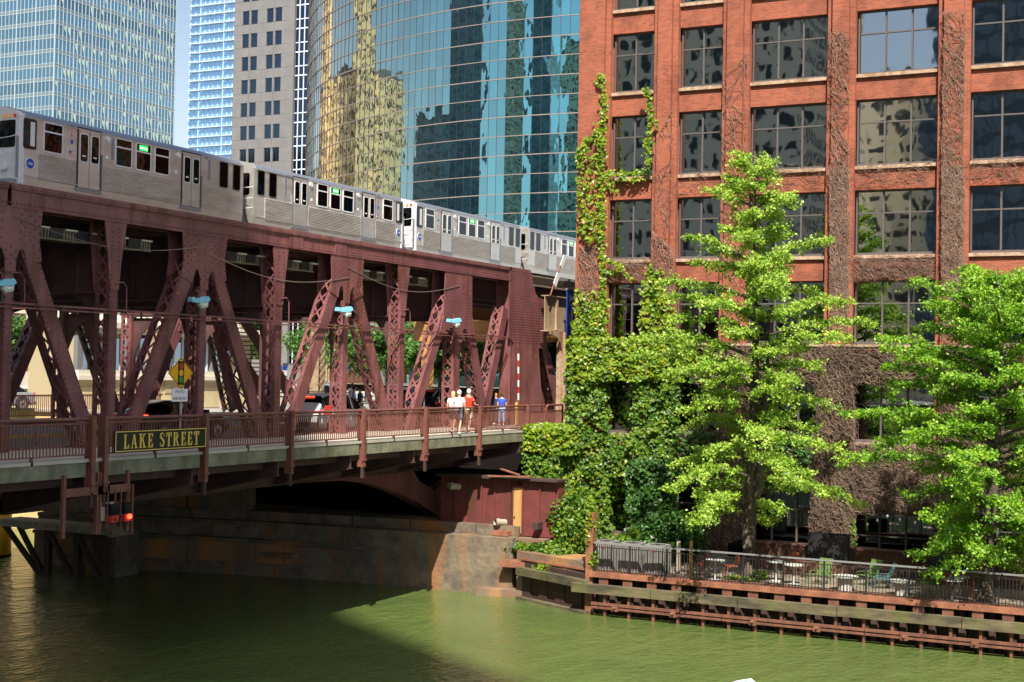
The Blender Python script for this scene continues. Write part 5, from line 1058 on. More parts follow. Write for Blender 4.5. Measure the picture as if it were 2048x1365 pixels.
vines('bare_vines','net of bare brown vines on the third and fourth piers of the brick front',[([(1500,330),(1500,100),(1442,160),(1442,690),(1500,690)],60,3,.5),([(1660,690),(1700,690),(1700,60),(1658,60)],110,3,.6),([(1658,700),(1702,700),(1702,330),(1657,330)],230,3,.7)])
vines('bare_vines','thick tangle of bare vines climbing the fifth pier at the right',[([(1880,690),(1930,690),(1934,20),(1884,20)],170,3.5,.6),([(1880,700),(1930,700),(1930,330),(1882,330)],230,3,.8),([(1882,690),(1890,690),(1890,20),(1884,20)],30,3,.3)])
vines('bare_vines','bare vines spreading over the lower corner piers and brick bands at left',[([(1155,690),(1212,690),(1212,490),(1156,490)],160,2.2,.9),([(1305,690),(1350,690),(1350,500),(1304,460)],120,2.2,.7),([(1305,500),(1350,500),(1350,200),(1304,300)],22,2.5,.4)])
def band(pxs,n,x,label,ln=(.2,.55),ang=(math.pi/2,.6),name='vine_thatch',m='twig',rr=(.007,.016)):
    P=fpoly(pxs,x); A=np.array(P); lo=A.min(0);hi=A.max(0); y=rng.uniform(lo[0],hi[0],n*2);z=rng.uniform(lo[1],hi[1],n*2); k=inpoly(P,y+rng.normal(0,.13,len(y)),z+rng.normal(0,.13,len(z))); y=y[k][:n];z=z[k][:n]; n=len(y)
    a=rng.normal(ang[0],ang[1],n); L=rng.uniform(*ln,n); r=rng.uniform(*rr,n); X=x-rng.random(n)*.28; bend=rng.normal(0,.12,n)
    p0=np.stack([X,y-np.cos(a)*L/2,z-np.sin(a)*L/2],1); p2=np.stack([X-.05,y+np.cos(a)*L/2,z+np.sin(a)*L/2],1); p1=(p0+p2)/2+np.stack([-np.abs(bend)*.5,-np.sin(a)*bend,np.cos(a)*bend],1)
    d=np.stack([np.zeros(n),-np.sin(a)*r,np.cos(a)*r],1); e=np.stack([-r*1.5,np.zeros(n),np.zeros(n)],1); Q=[]
    for u,v in ((p0,p1),(p1,p2)):
        R1=[u-d,u+d,u+e];R2=[v-d,v+d,v+e]
        for i in range(3): j=(i+1)%3; Q.append(np.stack([R1[i],R1[j],R2[j],R2[i]],1))
    o=npmesh(name,np.concatenate(Q).reshape(-1,3),4,m); tag(o,label,'vines',None,'stuff')
band([(1640,695),(1708,695),(1706,900),(1708,1108),(1622,1104),(1632,960),(1640,860)],5200,59.1,'shaggy brown thatch of bare twigs wrapping the thick pier in the middle of the front')
band([(1702,890),(1885,895),(1885,1015),(1700,1022)],4600,59.3,'shaggy beam of bare twigs above the dark terrace windows',ang=(math.pi/2,.9))
band([(1560,700),(1880,700),(1878,762),(1560,765)],2600,59.25,'brown twig thatch under the stone ledge at right of centre',ang=(0.1,.6))
band([(1862,990),(1932,960),(1948,1115),(1872,1112)],2400,59.0,'thatched pier of bare twigs behind the right tree')
band([(1420,960),(1502,960),(1504,1100),(1412,1095)],2600,59.0,'shaded twig thatch on the pier behind the nearer tree trunk')
for pxs,n,lab in (([(1708,516),(1870,514),(1870,560),(1708,560)],420,'tangle of bare stems on the brick band above the street-level windows'),([(1708,332),(1868,322),(1868,372),(1708,376)],80,'loose bare stems on the brick band two storeys above the ledge'),([(1938,320),(2048,312),(2048,360),(1938,362)],60,'bare stems on the brick band at the far right'),([(1500,330),(1645,322),(1645,382),(1500,388)],50,'bare stems on the brick band behind the top of the nearer tree'),([(1218,520),(1300,520),(1300,562),(1218,565)],170,'bare stems on the lowest brick band beside the corner pier'),([(1352,348),(1438,340),(1438,390),(1352,395)],25,'sparse stems on the brick band of the second bay')):
    band(pxs,n*2,59.66,lab,(.2,.5),(.2,.5),'bare_vines','vine',(.004,.009))
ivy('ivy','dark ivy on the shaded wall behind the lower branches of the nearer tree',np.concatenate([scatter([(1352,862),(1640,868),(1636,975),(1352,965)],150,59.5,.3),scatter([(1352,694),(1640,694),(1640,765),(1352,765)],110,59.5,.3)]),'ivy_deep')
band([(1352,862),(1640,868),(1636,985),(1352,970)],2600,59.5,'shaded stems on the wall behind the lower branches of the nearer tree',(.2,.6),(.3,.8))
band([(1938,862),(2048,862),(2048,1000),(1938,1000)],1500,59.4,'bare stems on the wall behind the right tree',(.2,.6),(.3,.8))
band([(1352,694),(1640,694),(1640,765),(1352,765)],1500,59.4,'bare stems under the ledge behind the nearer tree',(.2,.6),(.3,.8))
band([(1880,694),(2048,694),(2048,765),(1880,765)],1200,59.4,'bare stems under the ledge behind the right tree',(.2,.6),(.3,.8))
band([(1440,694),(1502,694),(1502,965),(1440,965)],1500,59.1,'shaded stems on the pier directly behind the nearer tree')
band([(1884,700),(1934,700),(1934,965),(1884,965)],1500,59.1,'stems on the pier directly left of the right tree crown')
# ================================================================ BUSHES
def bush(name,label,blobs,m,n,size=.14,cat='bush',grp=None):
    C=[]
    for (c,r,w_) in blobs:
        k=int(n*w_); d=rng.normal(size=(k,3)); d/=np.linalg.norm(d,axis=1,keepdims=True); rr=(.55+.5*rng.random(k))[:,None]
        lump=(1+.22*np.sin(d[:,0]*7+c[1])*np.sin(d[:,1]*6+c[2])*np.sin(d[:,2]*5))[:,None]
        C.append(np.array(c)+d*np.array(r)*rr*lump)
    C=np.concatenate(C); c0=C.mean(0); t=thing(name,(float(c0[0]),float(c0[1]),float(C[:,2].min())),label,cat,grp)
    o=npmesh('foliage',leaves(C,size,(-.6,-.3,.9),.9),3,m,t); o['kind']='stuff'
    mb=MB()
    for c,r,_ in blobs[:4]:
        for j in range(4): a=j*1.6; mb.tube([(c[0]+.1*cos(a),c[1]+.1*sin(a),c[2]-r[2]),(c[0]+r[0]*.5*cos(a),c[1]+r[1]*.5*sin(a),c[2]+r[2]*.4)],[.03,.008],5)
    mb.build('stems','bark',t); return t
P_=lambda px,py,x:tuple(at(px,py,'x',x))
bush('bush','low rounded creeper spilling over the footing right of the machinery shed',[(P_(1040,1095,53),(.5,.9,.25),.3),(P_(1085,1100,53),(.5,1.0,.3),.35),(P_(1110,1120,52.5),(.5,.7,.35),.35)],'ivy',3600)
bush('bush','tall mixed green shrubs between the shed and the rusty post',[(P_(1130,1040,54),(.8,.8,.9),.2),(P_(1155,1020,54.5),(.9,.8,.9),.2),(P_(1150,1080,53.5),(.7,.9,.9),.25),(P_(1120,1105,53),(.7,.7,.5),.15),(P_(1175,1060,53.2),(.5,.5,1.1),.2)],'ivy',7500,.12)
bush('bush','pale weedy creeper hanging over the rusty return wall',[(P_(1100,1140,51.8),(.35,.6,.3),.6),(P_(1075,1135,52.2),(.3,.3,.2),.4)],'ivy_gold',1300,.1)
bush('bush','climber twisting round the rusty post',[(P_(1180,1050,50.4),(.18,.18,1.1),.6),(P_(1186,1120,50.4),(.15,.2,.5),.4)],'ivy_gold',700,.12)
bush('bush','leafy bush at the wall behind the condenser units',[(P_(1235,1095,54),(.8,.9,.45),.6),(P_(1268,1085,55.5),(.6,.5,.5),.4)],'ivy',2400,.13)
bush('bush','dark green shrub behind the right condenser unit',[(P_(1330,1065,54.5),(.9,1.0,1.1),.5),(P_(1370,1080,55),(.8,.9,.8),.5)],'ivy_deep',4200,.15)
bush('bush','small green weeds at the foot of the nearer tree',[(P_(1480,1160,51.3),(.3,.7,.15),.6),(P_(1520,1150,51.8),(.3,.3,.2),.4)],'ivy',500,.08)
bush('bush','low green planting behind the right tree trunk',[(P_(2010,1140,56.8),(.25,1.2,.15),1.)],'ivy',500,.1)
# ================================================================ GINKGO TREES
def ginkgo(base,topz,prof,label,m,nl,offy=0,lean=(0,0),fork=True):
    t=thing('ginkgo_tree',base,label,'tree'); bx_,by_,bz=base; H_=topz-bz
    def tx(z): f=(z-bz)/H_; return Vector((bx_+lean[0]*f+.12*sin(f*9),by_+lean[1]*f+.1*sin(f*7+1),z))
    zs=[bz-.2,bz+.15]+[bz+H_*i/14 for i in range(1,15)]
    MB().tube([tx(z) for z in zs],[.42,.3]+[max(.02,.27*(1-(i/14))**.9) for i in range(1,15)],12).build('trunk','bark',t,smooth=True)
    if fork: MB().tube([tx(bz+2.3),tx(bz+3.5)+Vector((-.1,-.35,0)),tx(bz+7)+Vector((-.2,-.5,0)),tx(bz+10)+Vector((0,-.55,0))],[.19,.16,.1,.03],9).build('limb','bark',t,smooth=True)
    C=[]; 
    def radius(z): return float(np.interp(z,[p[0] for p in prof],[p[1] for p in prof]))
    z0=prof[0][0]
    for i in range(nl):
        f=(i+rng.random())/nl; z=z0+(topz-z0-.3)*f**.92; az=i*2.4+rng.normal(0,.3); R=radius(z)*rng.choice([.55,.8,1.0,1.3],p=[.25,.3,.3,.15])*rng.uniform(.85,1.1)
        if R<.25: R=.3
        droop=(1-f)*.9
        P=[]; zz=z-.3*R*.3; 
        for s in range(8):
            u=s/7; P.append(tx(min(zz,topz-.2))*1.0+Vector((cos(az)*R*u,sin(az)*R*u+offy*u*(R/3), R*(.42*u-.62*u*u*droop)))); az+=rng.normal(0,.07)
        mb=MB().tube(P,[max(.01,.05*(1-s/7.5)*min(1.6,R/2+.4)) for s in range(8)],5); mb.build('limb','bark',t)
        # twigs
        nt_=int(5+R*5)
        for k in range(nt_):
            u=.18+.82*(k+rng.random())/nt_; s=min(6,int(u*7)); a=P[s].lerp(P[s+1],u*7-s); ta=az+rng.choice([-1,1])*rng.uniform(.5,1.3); tl=rng.uniform(.25,.8)*(1.3-.55*u)
            hang=rng.uniform(-.75,.25)
            for q in range(int(tl/.11)+2):
                v=(q+1)/(int(tl/.11)+2); c=a+Vector((cos(ta)*tl*v,sin(ta)*tl*v,tl*(.25*v+hang*v*v)))
                C.append((c,8))
        C.append((P[-1],14))
    cc=np.repeat(np.array([tuple(c) for c,_ in C]),[k for _,k in C],axis=0); cc=cc+rng.normal(0,.1,cc.shape)*np.array([1,1,.7])
    o=npmesh('crown',leaves(cc,.085,(-.5,-.3,.9),.9),3,m,t); o['kind']='stuff'; print(label,len(cc),'leaves'); return t
ginkgo((51.9,15.5,ZT),17.9,[(3.9,2.0),(4.8,3.3),(6.3,3.8),(8,3.6),(9.5,4.1),(11.3,4.0),(12.5,3.1),(13.8,2.4),(15.2,1.6),(17.9,.55)],'taller light green ginkgo tree in the middle of the terrace','ginkgo',80)
ginkgo((51.4,6.85,ZT),13.3,[(2.9,2.0),(3.8,3.2),(5.5,3.9),(7.5,4.6),(9,4.1),(10.3,3.6),(11.6,2.6),(13.2,.7)],'bright green ginkgo tree at the right edge of the terrace','ginkgo_bright',88,lean=(0,-.3),fork=False)
# ================================================================ CURVED GLASS TOWER
Rv=Vector((.4446,-.8957,0)); Dv=Vector((.8957,.4446,0))
gt=thing('glass_tower',(190.7,67.6,ZS),'curved teal mirror-glass office tower with thin pale floor lines','building')
CC=Vector((190.7,67.6,0)); GR=53.7; RH=2.12; dA=1.07/GR
def gdir(a): v=Rv*math.cos(a)+Dv*math.sin(a); return v
A0=math.radians(-100); NC=int(math.radians(80)/dA); NR=29; GZ=7.5
pm=MB().box(-.02,.02,-.5,.5,0,1).mesh('pane','teal'); cnt=0
allp=[]
for c in range(NC):
    a=A0-(c+.5)*dA; n=gdir(a)
    for r in range(NR):
        z=GZ+r*RH; p=CC+n*GR+Vector((0,0,z)); allp.append((p,n,c,r))
def vis(p,z):
    d=p-CAM; zc=d.dot(fw); X=1024+F*d.dot(rt)/zc; Y=682.5-F*d.dot(up)/zc; return 600<X<1156 and 0<Y<395+(X-835)*.23+40
order=sorted(range(len(allp)),key=lambda i:(0 if vis(allp[i][0],0) else 1,(allp[i][0]-CAM).length)); big=set(order[:296]); V=[]
w2=1.07/2-.03
for i,(p,n,c,r) in enumerate(allp):
    tg=n.cross(Vector((0,0,1))); jy=random.gauss(0,.004); jz=random.gauss(0,.004)
    if i in big:
        M=Matrix(((n.x,tg.x*1.01,0,p.x),(n.y,tg.y*1.01,0,p.y),(0,0,RH-.1,p.z+.05),(0,0,0,1)))@Matrix.Rotation(jy,4,'Z')@Matrix.Rotation(jz*.5,4,'Y'); inst('pane',pm,gt,M)
    else:
        q=[p-tg*w2,p+tg*w2,p+tg*w2+Vector((0,0,RH-.05)),p-tg*w2+Vector((0,0,RH-.05))]; q[0]+=n*jy*2; q[2]+=n*jz*3; V+=[tuple(v) for v in q]
o=npmesh('panes',V,4,'teal',gt); o['kind']='stuff'
m=MB()
for r in range(NR+1):
    z=GZ+r*RH
    for c in range(NC): 
        p=CC+gdir(A0-c*dA)*(GR+.03);q=CC+gdir(A0-(c+1)*dA)*(GR+.03); p.z=q.z=z; m.bar(p,q,.12,.08 if r%2 else .1)
m.build('floor_bands','band',gt,kind='stuff')
m=MB()
for c in range(NC+1):
    p=CC+gdir(A0-c*dA)*(GR+.01); m.bar((p.x,p.y,GZ),(p.x,p.y,GZ+NR*RH),.05,.05,(p-CC))
m.build('vertical_mullions','mull_dark',gt,kind='stuff')
core=[CC+gdir(A0-i*math.radians(80)/40)*(GR-.3) for i in range(41)]; core=[(v.x,v.y) for v in core]+[(CC.x+80,CC.y-20),(CC.x+80,CC.y-60)]
MB().prism(core,ZS,GZ+NR*RH,'z').build('core','dark',gt)
# warm ceiling lights just behind some panes are real lamps in the offices
for px_,py_ in ((1007,395),(1045,392),(1090,388),(1103,390),(1118,392),(1125,386),(828,332),(852,335),(1153,75)): pass
# ================================================================ TOWERS
def gridface(par,o_,u,n,W,z0,z1,cw,fh,glass,mull,spm=None,sph=0.,mw=.12,fw_=.14,big=0,name='face'):
    """curtain wall: one glass sheet per storey, spandrel strips, vertical mullions standing proud. o_ corner, u along, n outward"""
    o_=Vector(o_);u=Vector(u);n=Vector(n); nf=int((z1-z0)/fh)
    for k in range(nf):
        z=z0+k*fh; a=o_+Vector((0,0,z)); b=a+u*W
        m=MB().bar(a+Vector((0,0,(fh+sph)/2))-n*.05,b+Vector((0,0,(fh+sph)/2))-n*.05,.1,fh-sph-.01); m.build('storey_glass',glass,par)
        if spm: MB().bar(a+Vector((0,0,sph/2)),b+Vector((0,0,sph/2)),.12,sph).build('spandrel',spm,par)
    m=MB(); i=0; x=0
    while x<=W+.01:
        w_=mw*(2.4 if big and i%big==0 else 1); p=o_+u*x+n*.1; m.bar((p.x,p.y,z0),(p.x,p.y,z0+nf*fh),w_,.18,tuple(n)); x+=cw; i+=1
    for k in range(nf+1):
        for dz in (0,sph): 
            a=o_+Vector((0,0,z0+k*fh+dz))+n*.06; m.bar(a,a+u*W,.1,fw_)
    m.build('mullions',mull,par,kind='stuff')
gg=thing('office_tower',(292,289,ZS),'broad pale green glass office tower behind the lead train car','building')
gridface(gg,(292,289,0),(1,0,0),(0,-1,0),51,20,130,1.45,4.0,'tower_glass','mull_light','spandrel_green',.95,.12,.12,5)
gridface(gg,(292,289,0),(0,1,0),(-1,0,0),45,20,130,1.45,4.0,'tower_glass','mull_light','spandrel_green',.95,.13,.13,5)
MB().box(292.5,342.5,289.5,333,ZS,131).build('core','spandrel_green',gg)
bm_=MB()
for k in range(26):
    for j in range(34):
        if random.random()<.3: x=292.4+j*1.45; z=21+k*4; bm_.quad((x,288.88,z+2.9),(x+.9,288.88,z+2.9),(x+.5+random.random()*.4,288.88,z+random.random()*1.5),(x+.1,288.88,z+2))
bm_.build('blinds','blind',gg,kind='stuff')
bt=thing('blue_tower',(396,327,ZS),'slim pale blue glass residential tower with white floor slabs','building')
gridface(bt,(396,327,0),(0,-1,0),(-1,0,0),24,30,150,2.1,3.35,'blue_glass','blue_slab',None,0,.12,.3)
MB().box(396.5,420,303,327,ZS,150).build('core','blue_slab',bt)
for k in range(36): z=30+k*3.35; MB().box(394.4,395.9,322.6,326.6,z-.1,z+.12).box(394.6,395.9,303.5,311.5,z-.1,z+.12).box(394.6,395.9,312.3,321.8,z-.1,z+.12).build('balcony_slab','blue_slab',bt)
stn=thing('stone_tower',(191.9,148.9,ZS),'grey stone-clad tower with pairs of dark square windows','building')
sx,sy=191.9,149.2; ang=math.radians(-2)
def SP(d,off=0): return (sx+off,sy-d)
zk=[20+3.92*k for k in range(14)]
rows=[(1.75,3.1),(3.5,4.85),(6.75,8.1),(8.5,9.85)]; allz=[]
zo=at(520,30,'x',sx).z
zk=[zo+.9-3.92*k for k in range(-1,12)]
cuts=[0]+[v for r_ in rows for v in r_]+[11.6]
for z in zk:
    for a,b in zip(cuts[::2],cuts[1::2]): MB().box(sx,sx+.35,sy-b+.012,sy-a-.012,z-2.35+.012,z-.012).build('cladding_panel','stone_tower',stn)
    for a,b in ((0,3.3),(3.32,5.9),(5.92,8.3),(8.32,11.6)): MB().box(sx-.0,sx+.35,sy-b+.02,sy-a-.01,z+.01,z+1.55).build('cladding_panel','stone_tower',stn)
    for a,b in rows: f=MB().box(sx+.22,sx+.34,sy-b,sy-a,z-2.35,z).build('window','mullion',stn); MB().box(sx+.17,sx+.22,sy-b+.06,sy-(a+b)/2-.03,z-2.28,z-.06).box(sx+.17,sx+.22,sy-(a+b)/2+.03,sy-a-.06,z-2.28,z-.06).build('pane','dark_blue_glass',f)
MB().box(sx+.36,sx+25,sy-17,sy,ZS,zk[0]+3).build('core','stone_tower',stn); MB().box(sx-.25,sx+.2,sy-12.6,sy-11.62,10,zk[0]+3).build('corner_pilaster','stone_tower',stn)
MB().box(sx+.2,sx+.3,sy-16.2,sy-12.7,10,zk[0]+3).build('glass_strip','dark_blue_glass',stn); m=MB()
for z in zk: m.box(sx+.1,sx+.2,sy-16.2,sy-12.7,z-.1,z+.1); m.box(sx+.1,sx+.2,sy-16.2,sy-12.7,z+1.5,z+1.65)
for d in (13.4,14.4,15.3): m.box(sx+.08,sx+.2,sy-d-.07,sy-d+.07,10,zk[0]+3)
m.build('mullions','blue_slab',stn,kind='stuff'); MB().box(sx-.2,sx+.3,sy-17.4,sy-16.3,10,zk[0]+3).build('corner_pilaster','stone_tower',stn)
# ================================================================ LOW BUILDINGS ACROSS THE STREET
cb=thing('cream_pavilion',(62,56.5,ZS),'cream classical low building with pale mansard roof, behind the trusses','building')
a=at(150,700,'y',56.5).x; b=at(503,700,'y',56.5).x
MB().box(a+.05,b,56.6,60,ZS-.1,13.0).build('core','cream_dark',cb)
def zz(px,py): return at(px,py,'y',56.5).z
z_c1=zz(300,752); z_w0=zz(300,742); z_w1=zz(300,668); z_e=zz(300,650); z_r=zz(300,606)
MB().box(a,b,56.35,56.6,ZS-.1,z_c1-.25).build('wall','cream',cb); MB().box(a-.1,b+.1,56.05,56.6,z_c1-.25,z_c1).box(a,b,56.2,56.6,z_c1,z_w0).build('string_course','cream_light',cb)
x=a; i=0
while x<b-2:
    MB().box(x,x+.35,56.3,56.6,z_w0,z_w1).build('pilaster','stone_tower',cb)
    f=MB(); f.box(x+.5,x+.58,56.42,56.55,z_w0,z_w1).box(x+2.0,x+2.08,56.42,56.55,z_w0,z_w1).box(x+.58,x+2.0,56.42,56.55,z_w1-.1,z_w1).box(x+1.26,x+1.32,56.42,56.55,z_w0,z_w1); f=f.build('window','blue_slab',cb)
    MB().box(x+.58,x+2.0,56.5,56.54,z_w0,z_w1-.1).build('pane','win',f); x+=2.35
MB().box(a-.2,b+.2,55.9,56.6,z_w1,z_w1+.2).box(a-.35,b+.35,55.7,56.6,z_w1+.2,z_e).build('cornice','cream_light',cb)
MB().prism([(55.75,z_e),(56.8,z_r+.3),(60,z_r+.5),(60,z_e)],a-.2,b-2.2,'x').build('roof','cream_light',cb)
for xx in (a+5.5,a+10): MB().tube([(xx+.5*math.cos(t),55.85-.02,z_e+.55-.45*math.sin(t)) for t in [math.pi*i/8 for i in range(9)]],[.06]*9,6).build('garland','cream_dark',cb)
m=MB(); [m.bar((a+j*.6,55.78,z_e+.02),(a+j*.6,56.78,z_r+.3),.05,.05) for j in range(int((b-a-2.5)/.6))]; m.build('roof_seams','cream_dark',cb,kind='stuff')
for px,py in ((340,770),(225,765)): q=at(px,py,'y',56.3); MB().box(q.x-.5,q.x+.3,56.25,56.35,q.z-.5,q.z+.6).build('grille','cream_dark',cb)
for j in range(14): MB().box(a+j*1.35,a+j*1.35+1.33,56.3,56.35,ZS,8.0).build('stone_block','cream',cb)
rb=thing('red_brick_block',(140,150,ZS),'red brick building with pale stone bands and green-tinted windows at the far left','building')
rx0=at(-30,650,'y',150).x; rx1=at(150,650,'y',150).x
MB().box(rx0-15,rx1,150.3,170,ZS,34).build('core','red_brick_far',rb)
for k in range(6):
    z=9+k*4.2
    MB().box(rx0-15,rx1,149.9,150.3,z+3.0,z+3.45).build('stone_band','cream_light',rb)
    for j in range(10): 
        x=rx1-2.6-j*4.4; f=MB().box(x-.9,x+.9,150.1,150.3,z,z+2.7).build('window','cream_light',rb); MB().box(x-.75,x+.75,150.0,150.1,z+.1,z+2.6).build('pane','tower_glass',f)
gb=thing('granite_podium',(150,70,ZS),'low grey granite office podium wall behind the street trees','building')
MB().box(135,150,10,62,ZS-.1,9.7).build('wall','stone_tower',gb); MB().box(150,160,0,90,ZS,12).build('glazing','dark_blue_glass',gb)
for i in range(10): MB().box(134.6,135,12+i*5.2,13+i*5.2,ZS,11.5).build('pier','stone_tower',gb)
MB().box(134.4,160,8,64,11.4,12.2).build('canopy','stone_tower',gb)
# parapets and planters on the quay road
pp=thing('quay_parapet',(66,70,ZS),'pale concrete parapet along the quay road at the left','wall'); MB().box(64,64.5,57,160,6.6,7.7).build('wall','concrete',pp); MB().box(63.9,64.6,57,160,7.7,7.85).build('coping','cream_light',pp)
pq=thing('low_garden_wall',(75,84,ZS),'second sunlit concrete wall farther back at the left','wall'); MB().box(82,82.5,82,190,6.6,8.6).build('wall','concrete',pq)
def planter(px,py,label,L=3.,flow=True):
    p=at(px,py,'z',ZS); t=thing('street_planter',p,label,'planter','flower planters on the far pavement'); MB().box(p.x-.5,p.x+.5,p.y-L/2,p.y+L/2,ZS,ZS+.75).build('trough','black_iron',t); MB().box(p.x-.45,p.x+.45,p.y-L/2,p.y+L/2,ZS+.75,ZS+.85).build('soil','dark',t)
    C=boxivy(p.x-.5,p.x+.5,p.y-L/2,p.y+L/2,ZS+.8,ZS+1.4,500); o=npmesh('foliage',leaves(C,.16,(-.5,0,.8),.8),3,'tree_green',t); o['kind']='stuff'
    C=boxivy(p.x-.55,p.x+.45,p.y-L/2,p.y+L/2,ZS+.75,ZS+1.0,120); o=npmesh('blossom',leaves(C,.14,(-.5,0,.8),.8),3,'flowers',t); o['kind']='stuff'
planter(855,826,'black flower planter behind the lattice post, left of the pedestrians',3.6); planter(985,822,'flower planter behind the inner rail, below the granite wall'); planter(1075,822,'flower planter near the striped barrier arm',3.5)
# ================================================================ STREET TREES
def tree(px,z,y_or_x,r,h,label,m='tree_green',n=4200):
    base=(z[0],z[1],ZS); t=thing('street_tree',base,label,'tree','street trees beyond the bridge'); x,y=z
    MB().tube([(x,y,ZS-.1),(x+.1,y,ZS+h*.4),(x,y+.2,ZS+h*.75)],[.17,.12,.05],8).build('trunk','bark',t)
    C=[]
    mb=MB()
    for k in range(22):
        d=rng.normal(size=3); d/=np.linalg.norm(d); c=np.array([x,y,ZS+h*.66])+d*np.array([r,r,h*.3])*rng.uniform(.35,.95); rr=r*rng.uniform(.25,.42)
        q=rng.normal(size=(n//22,3)); q/=np.linalg.norm(q,axis=1,keepdims=True); C.append(c+q*rr*(.4+.6*rng.random((n//22,1)))*np.array([1,1,.7])); mb.tube([(x,y,ZS+h*.45),tuple(c)],[.05,.015],4)
    mb.build('limbs','bark',t); o=npmesh('crown',leaves(np.concatenate(C),.24,(-.4,-.2,.9),.9),3,m,t); o['kind']='stuff'
for px,d,r,h,lab in ((20,118,3.0,7.2,'round bright green tree on the quay at the left edge'),(-20,140,3.5,8,'tree partly cut by the left edge of the picture'),(62,135,2.6,7,'small tree on the quay behind the leftmost slanting member'),(735,112,3.2,6.4,'street tree seen between the two A-frames right of the white SUV'),(775,105,2.8,6.0,'street tree behind the slender post at mid-bridge'),(838,118,3.6,7.,'street tree behind the lattice diagonal left of the broad gusset'),(880,100,2.6,5.8,'small street tree behind the broad gusset legs'),(958,108,3.8,7,'bushy street tree left of the heavy end frame'),(1012,118,3.2,6.6,'street tree behind the heavy end frame'),(1092,102,2.8,6.6,'street tree between the end frame legs and the tan column'),(1130,112,3.2,7.,'street tree next to the ivy corner of the brick building'),(500,120,3.5,8,'dark street tree beside the cream building corner'),(640,125,3.6,7.5,'street tree hidden behind the stair')):
    a_=(px-1024)/F; p=Rv*(a_*d)+Dv*d; tree(px,(p.x,p.y),0,r,h,lab)
# ================================================================ SMALL STREET THINGS
def signpost(px,py,pz,label,colr,txt=None,w=.5,h=.7,base=ZS,name='road_sign',rows_=None):
    p=at(px,py,'z',ZS+pz) if False else None
    d=at(px,py,'y',33.0 if px<1100 else 30); x,y,z=d
    t=thing(name,(x,y,ZS),label,'sign'); MB().tube([(x,y+.05,ZS),(x,y+.05,z+h/2)],.035,6).build('post','grey_iron',t)
    o=MB().box(x-w/2,x+w/2,y-.02,y,z-h/2,z+h/2).build('plate',colr,t)
    for i,s in enumerate(rows_ or []): text('lettering',s,.16,'black',o,T(x,y-.024,z+h/2-.16-.2*i)@RX90,extr=.001)
    return t,o,(x,y,z)
t,o,(x,y,z)=signpost(851,758,0,'white no-turn sign with red ring behind the lattice diagonal','white',w=.55,h=.75)
m=MB(); P=[(x+.2*math.cos(a),z+.08+.2*math.sin(a)) for a in [i*math.pi/10 for i in range(21)]]
for a,b in zip(P,P[1:]): m.bar((a[0],y-.03,a[1]),(b[0],y-.03,b[1]),.05,.01,(0,1,0))
m.bar((x-.14,y-.03,z+.22),(x+.14,y-.03,z-.06),.04,.01,(0,1,0)); m.build('ring','red',o); MB().bar((x,y-.026,z-.05),(x,y-.026,z+.15),.05,.006,(0,1,0)).bar((x,y-.026,z+.15),(x+.1,y-.026,z+.15),.05,.006,(0,1,0)).build('arrow','black',o)
signpost(1018,772,0,'white notice sign on a thick grey pole left of the heavy end frame','white',w=.62,h=1.0,rows_=['NO','TURN','ON RED'])
t=thing('road_sign',(78,60,ZS),'small blue and white road sign beyond the truss near the cream building','sign'); p=at(563,748,'y',50.5); MB().tube([(p.x,p.y,ZS),(p.x,p.y,p.z+.5)],.05,6).build('post','concrete',t); MB().box(p.x-.5,p.x+.5,p.y-.04,p.y,p.z-.5,p.z+.2).build('plate','white',t); MB().box(p.x-.5,p.x+.5,p.y-.04,p.y,p.z+.21,p.z+.5).build('plate','ctablue',t); OFF.pop(t.name,None)
ba=thing('barrier_arm',(61.9,30.4,ZS),'raised red and white striped bridge barrier arm by the heavy end frame','barrier'); p=at(1037,800,'y',30.4); q=at(1037,708,'y',30.4)
for i in range(7):
    a=p.lerp(q,i/7); b=p.lerp(q,(i+1)/7); MB().bar(a,b,.075,.06,(0,1,0)).build('stripe','red' if i%2 else 'white',ba)
MB().box(p.x-.12,p.x+.12,30.3,30.5,ZS,p.z).build('gearbox','rail_paint',ba); MB().box(p.x-.35,p.x-.27,30.3,30.4,ZS,ZS+1.1).build('bollard','paint_yellow',ba)
def lightpost(px,y,h,label):
    p=at(px,760,'y',y); t=thing('street_lamp',(p.x,y,ZS),label,'lamp post'); MB().tube([(p.x,y,ZS),(p.x,y,ZS+h)],[.09,.05],8).build('pole','concrete',t); MB().tube([(p.x,y,ZS+h),(p.x,y,ZS+h+.15),(p.x,y,ZS+h+.35),(p.x,y,ZS+h+.5)],[.08,.2,.2,.06],10).build('globe','white',t)
lightpost(443,54.5,3.2,'globe lamp post in front of the cream building'); lightpost(124,55,3.2,'white globe lamp post at the left end of the cream building'); lightpost(1010,48,4.8,'pale lamp column between the last lattice diagonal and the end frame'); lightpost(555,56,6.0,'pale lamp column beyond the brown stair')
tl=thing('traffic_light',(75,40,ZS),'yellow-cased traffic signal beyond the bridge among the trees','traffic light'); p=at(807,752,'y',44); MB().tube([(p.x,p.y+.1,ZS),(p.x,p.y+.1,p.z+.4)],.05,6).build('pole','grey_iron',tl); MB().box(p.x-.15,p.x+.15,p.y-.15,p.y+.1,p.z-.45,p.z+.45).build('case','paint_yellow',tl); OFF.pop(tl.name,None)
for k,mm in enumerate(('redlamp','amber','sign_green')): MB().tube([(p.x,p.y-.2,p.z+.28-.28*k),(p.x,p.y-.14,p.z+.28-.28*k)],.1,10).build('lens',mm,tl)
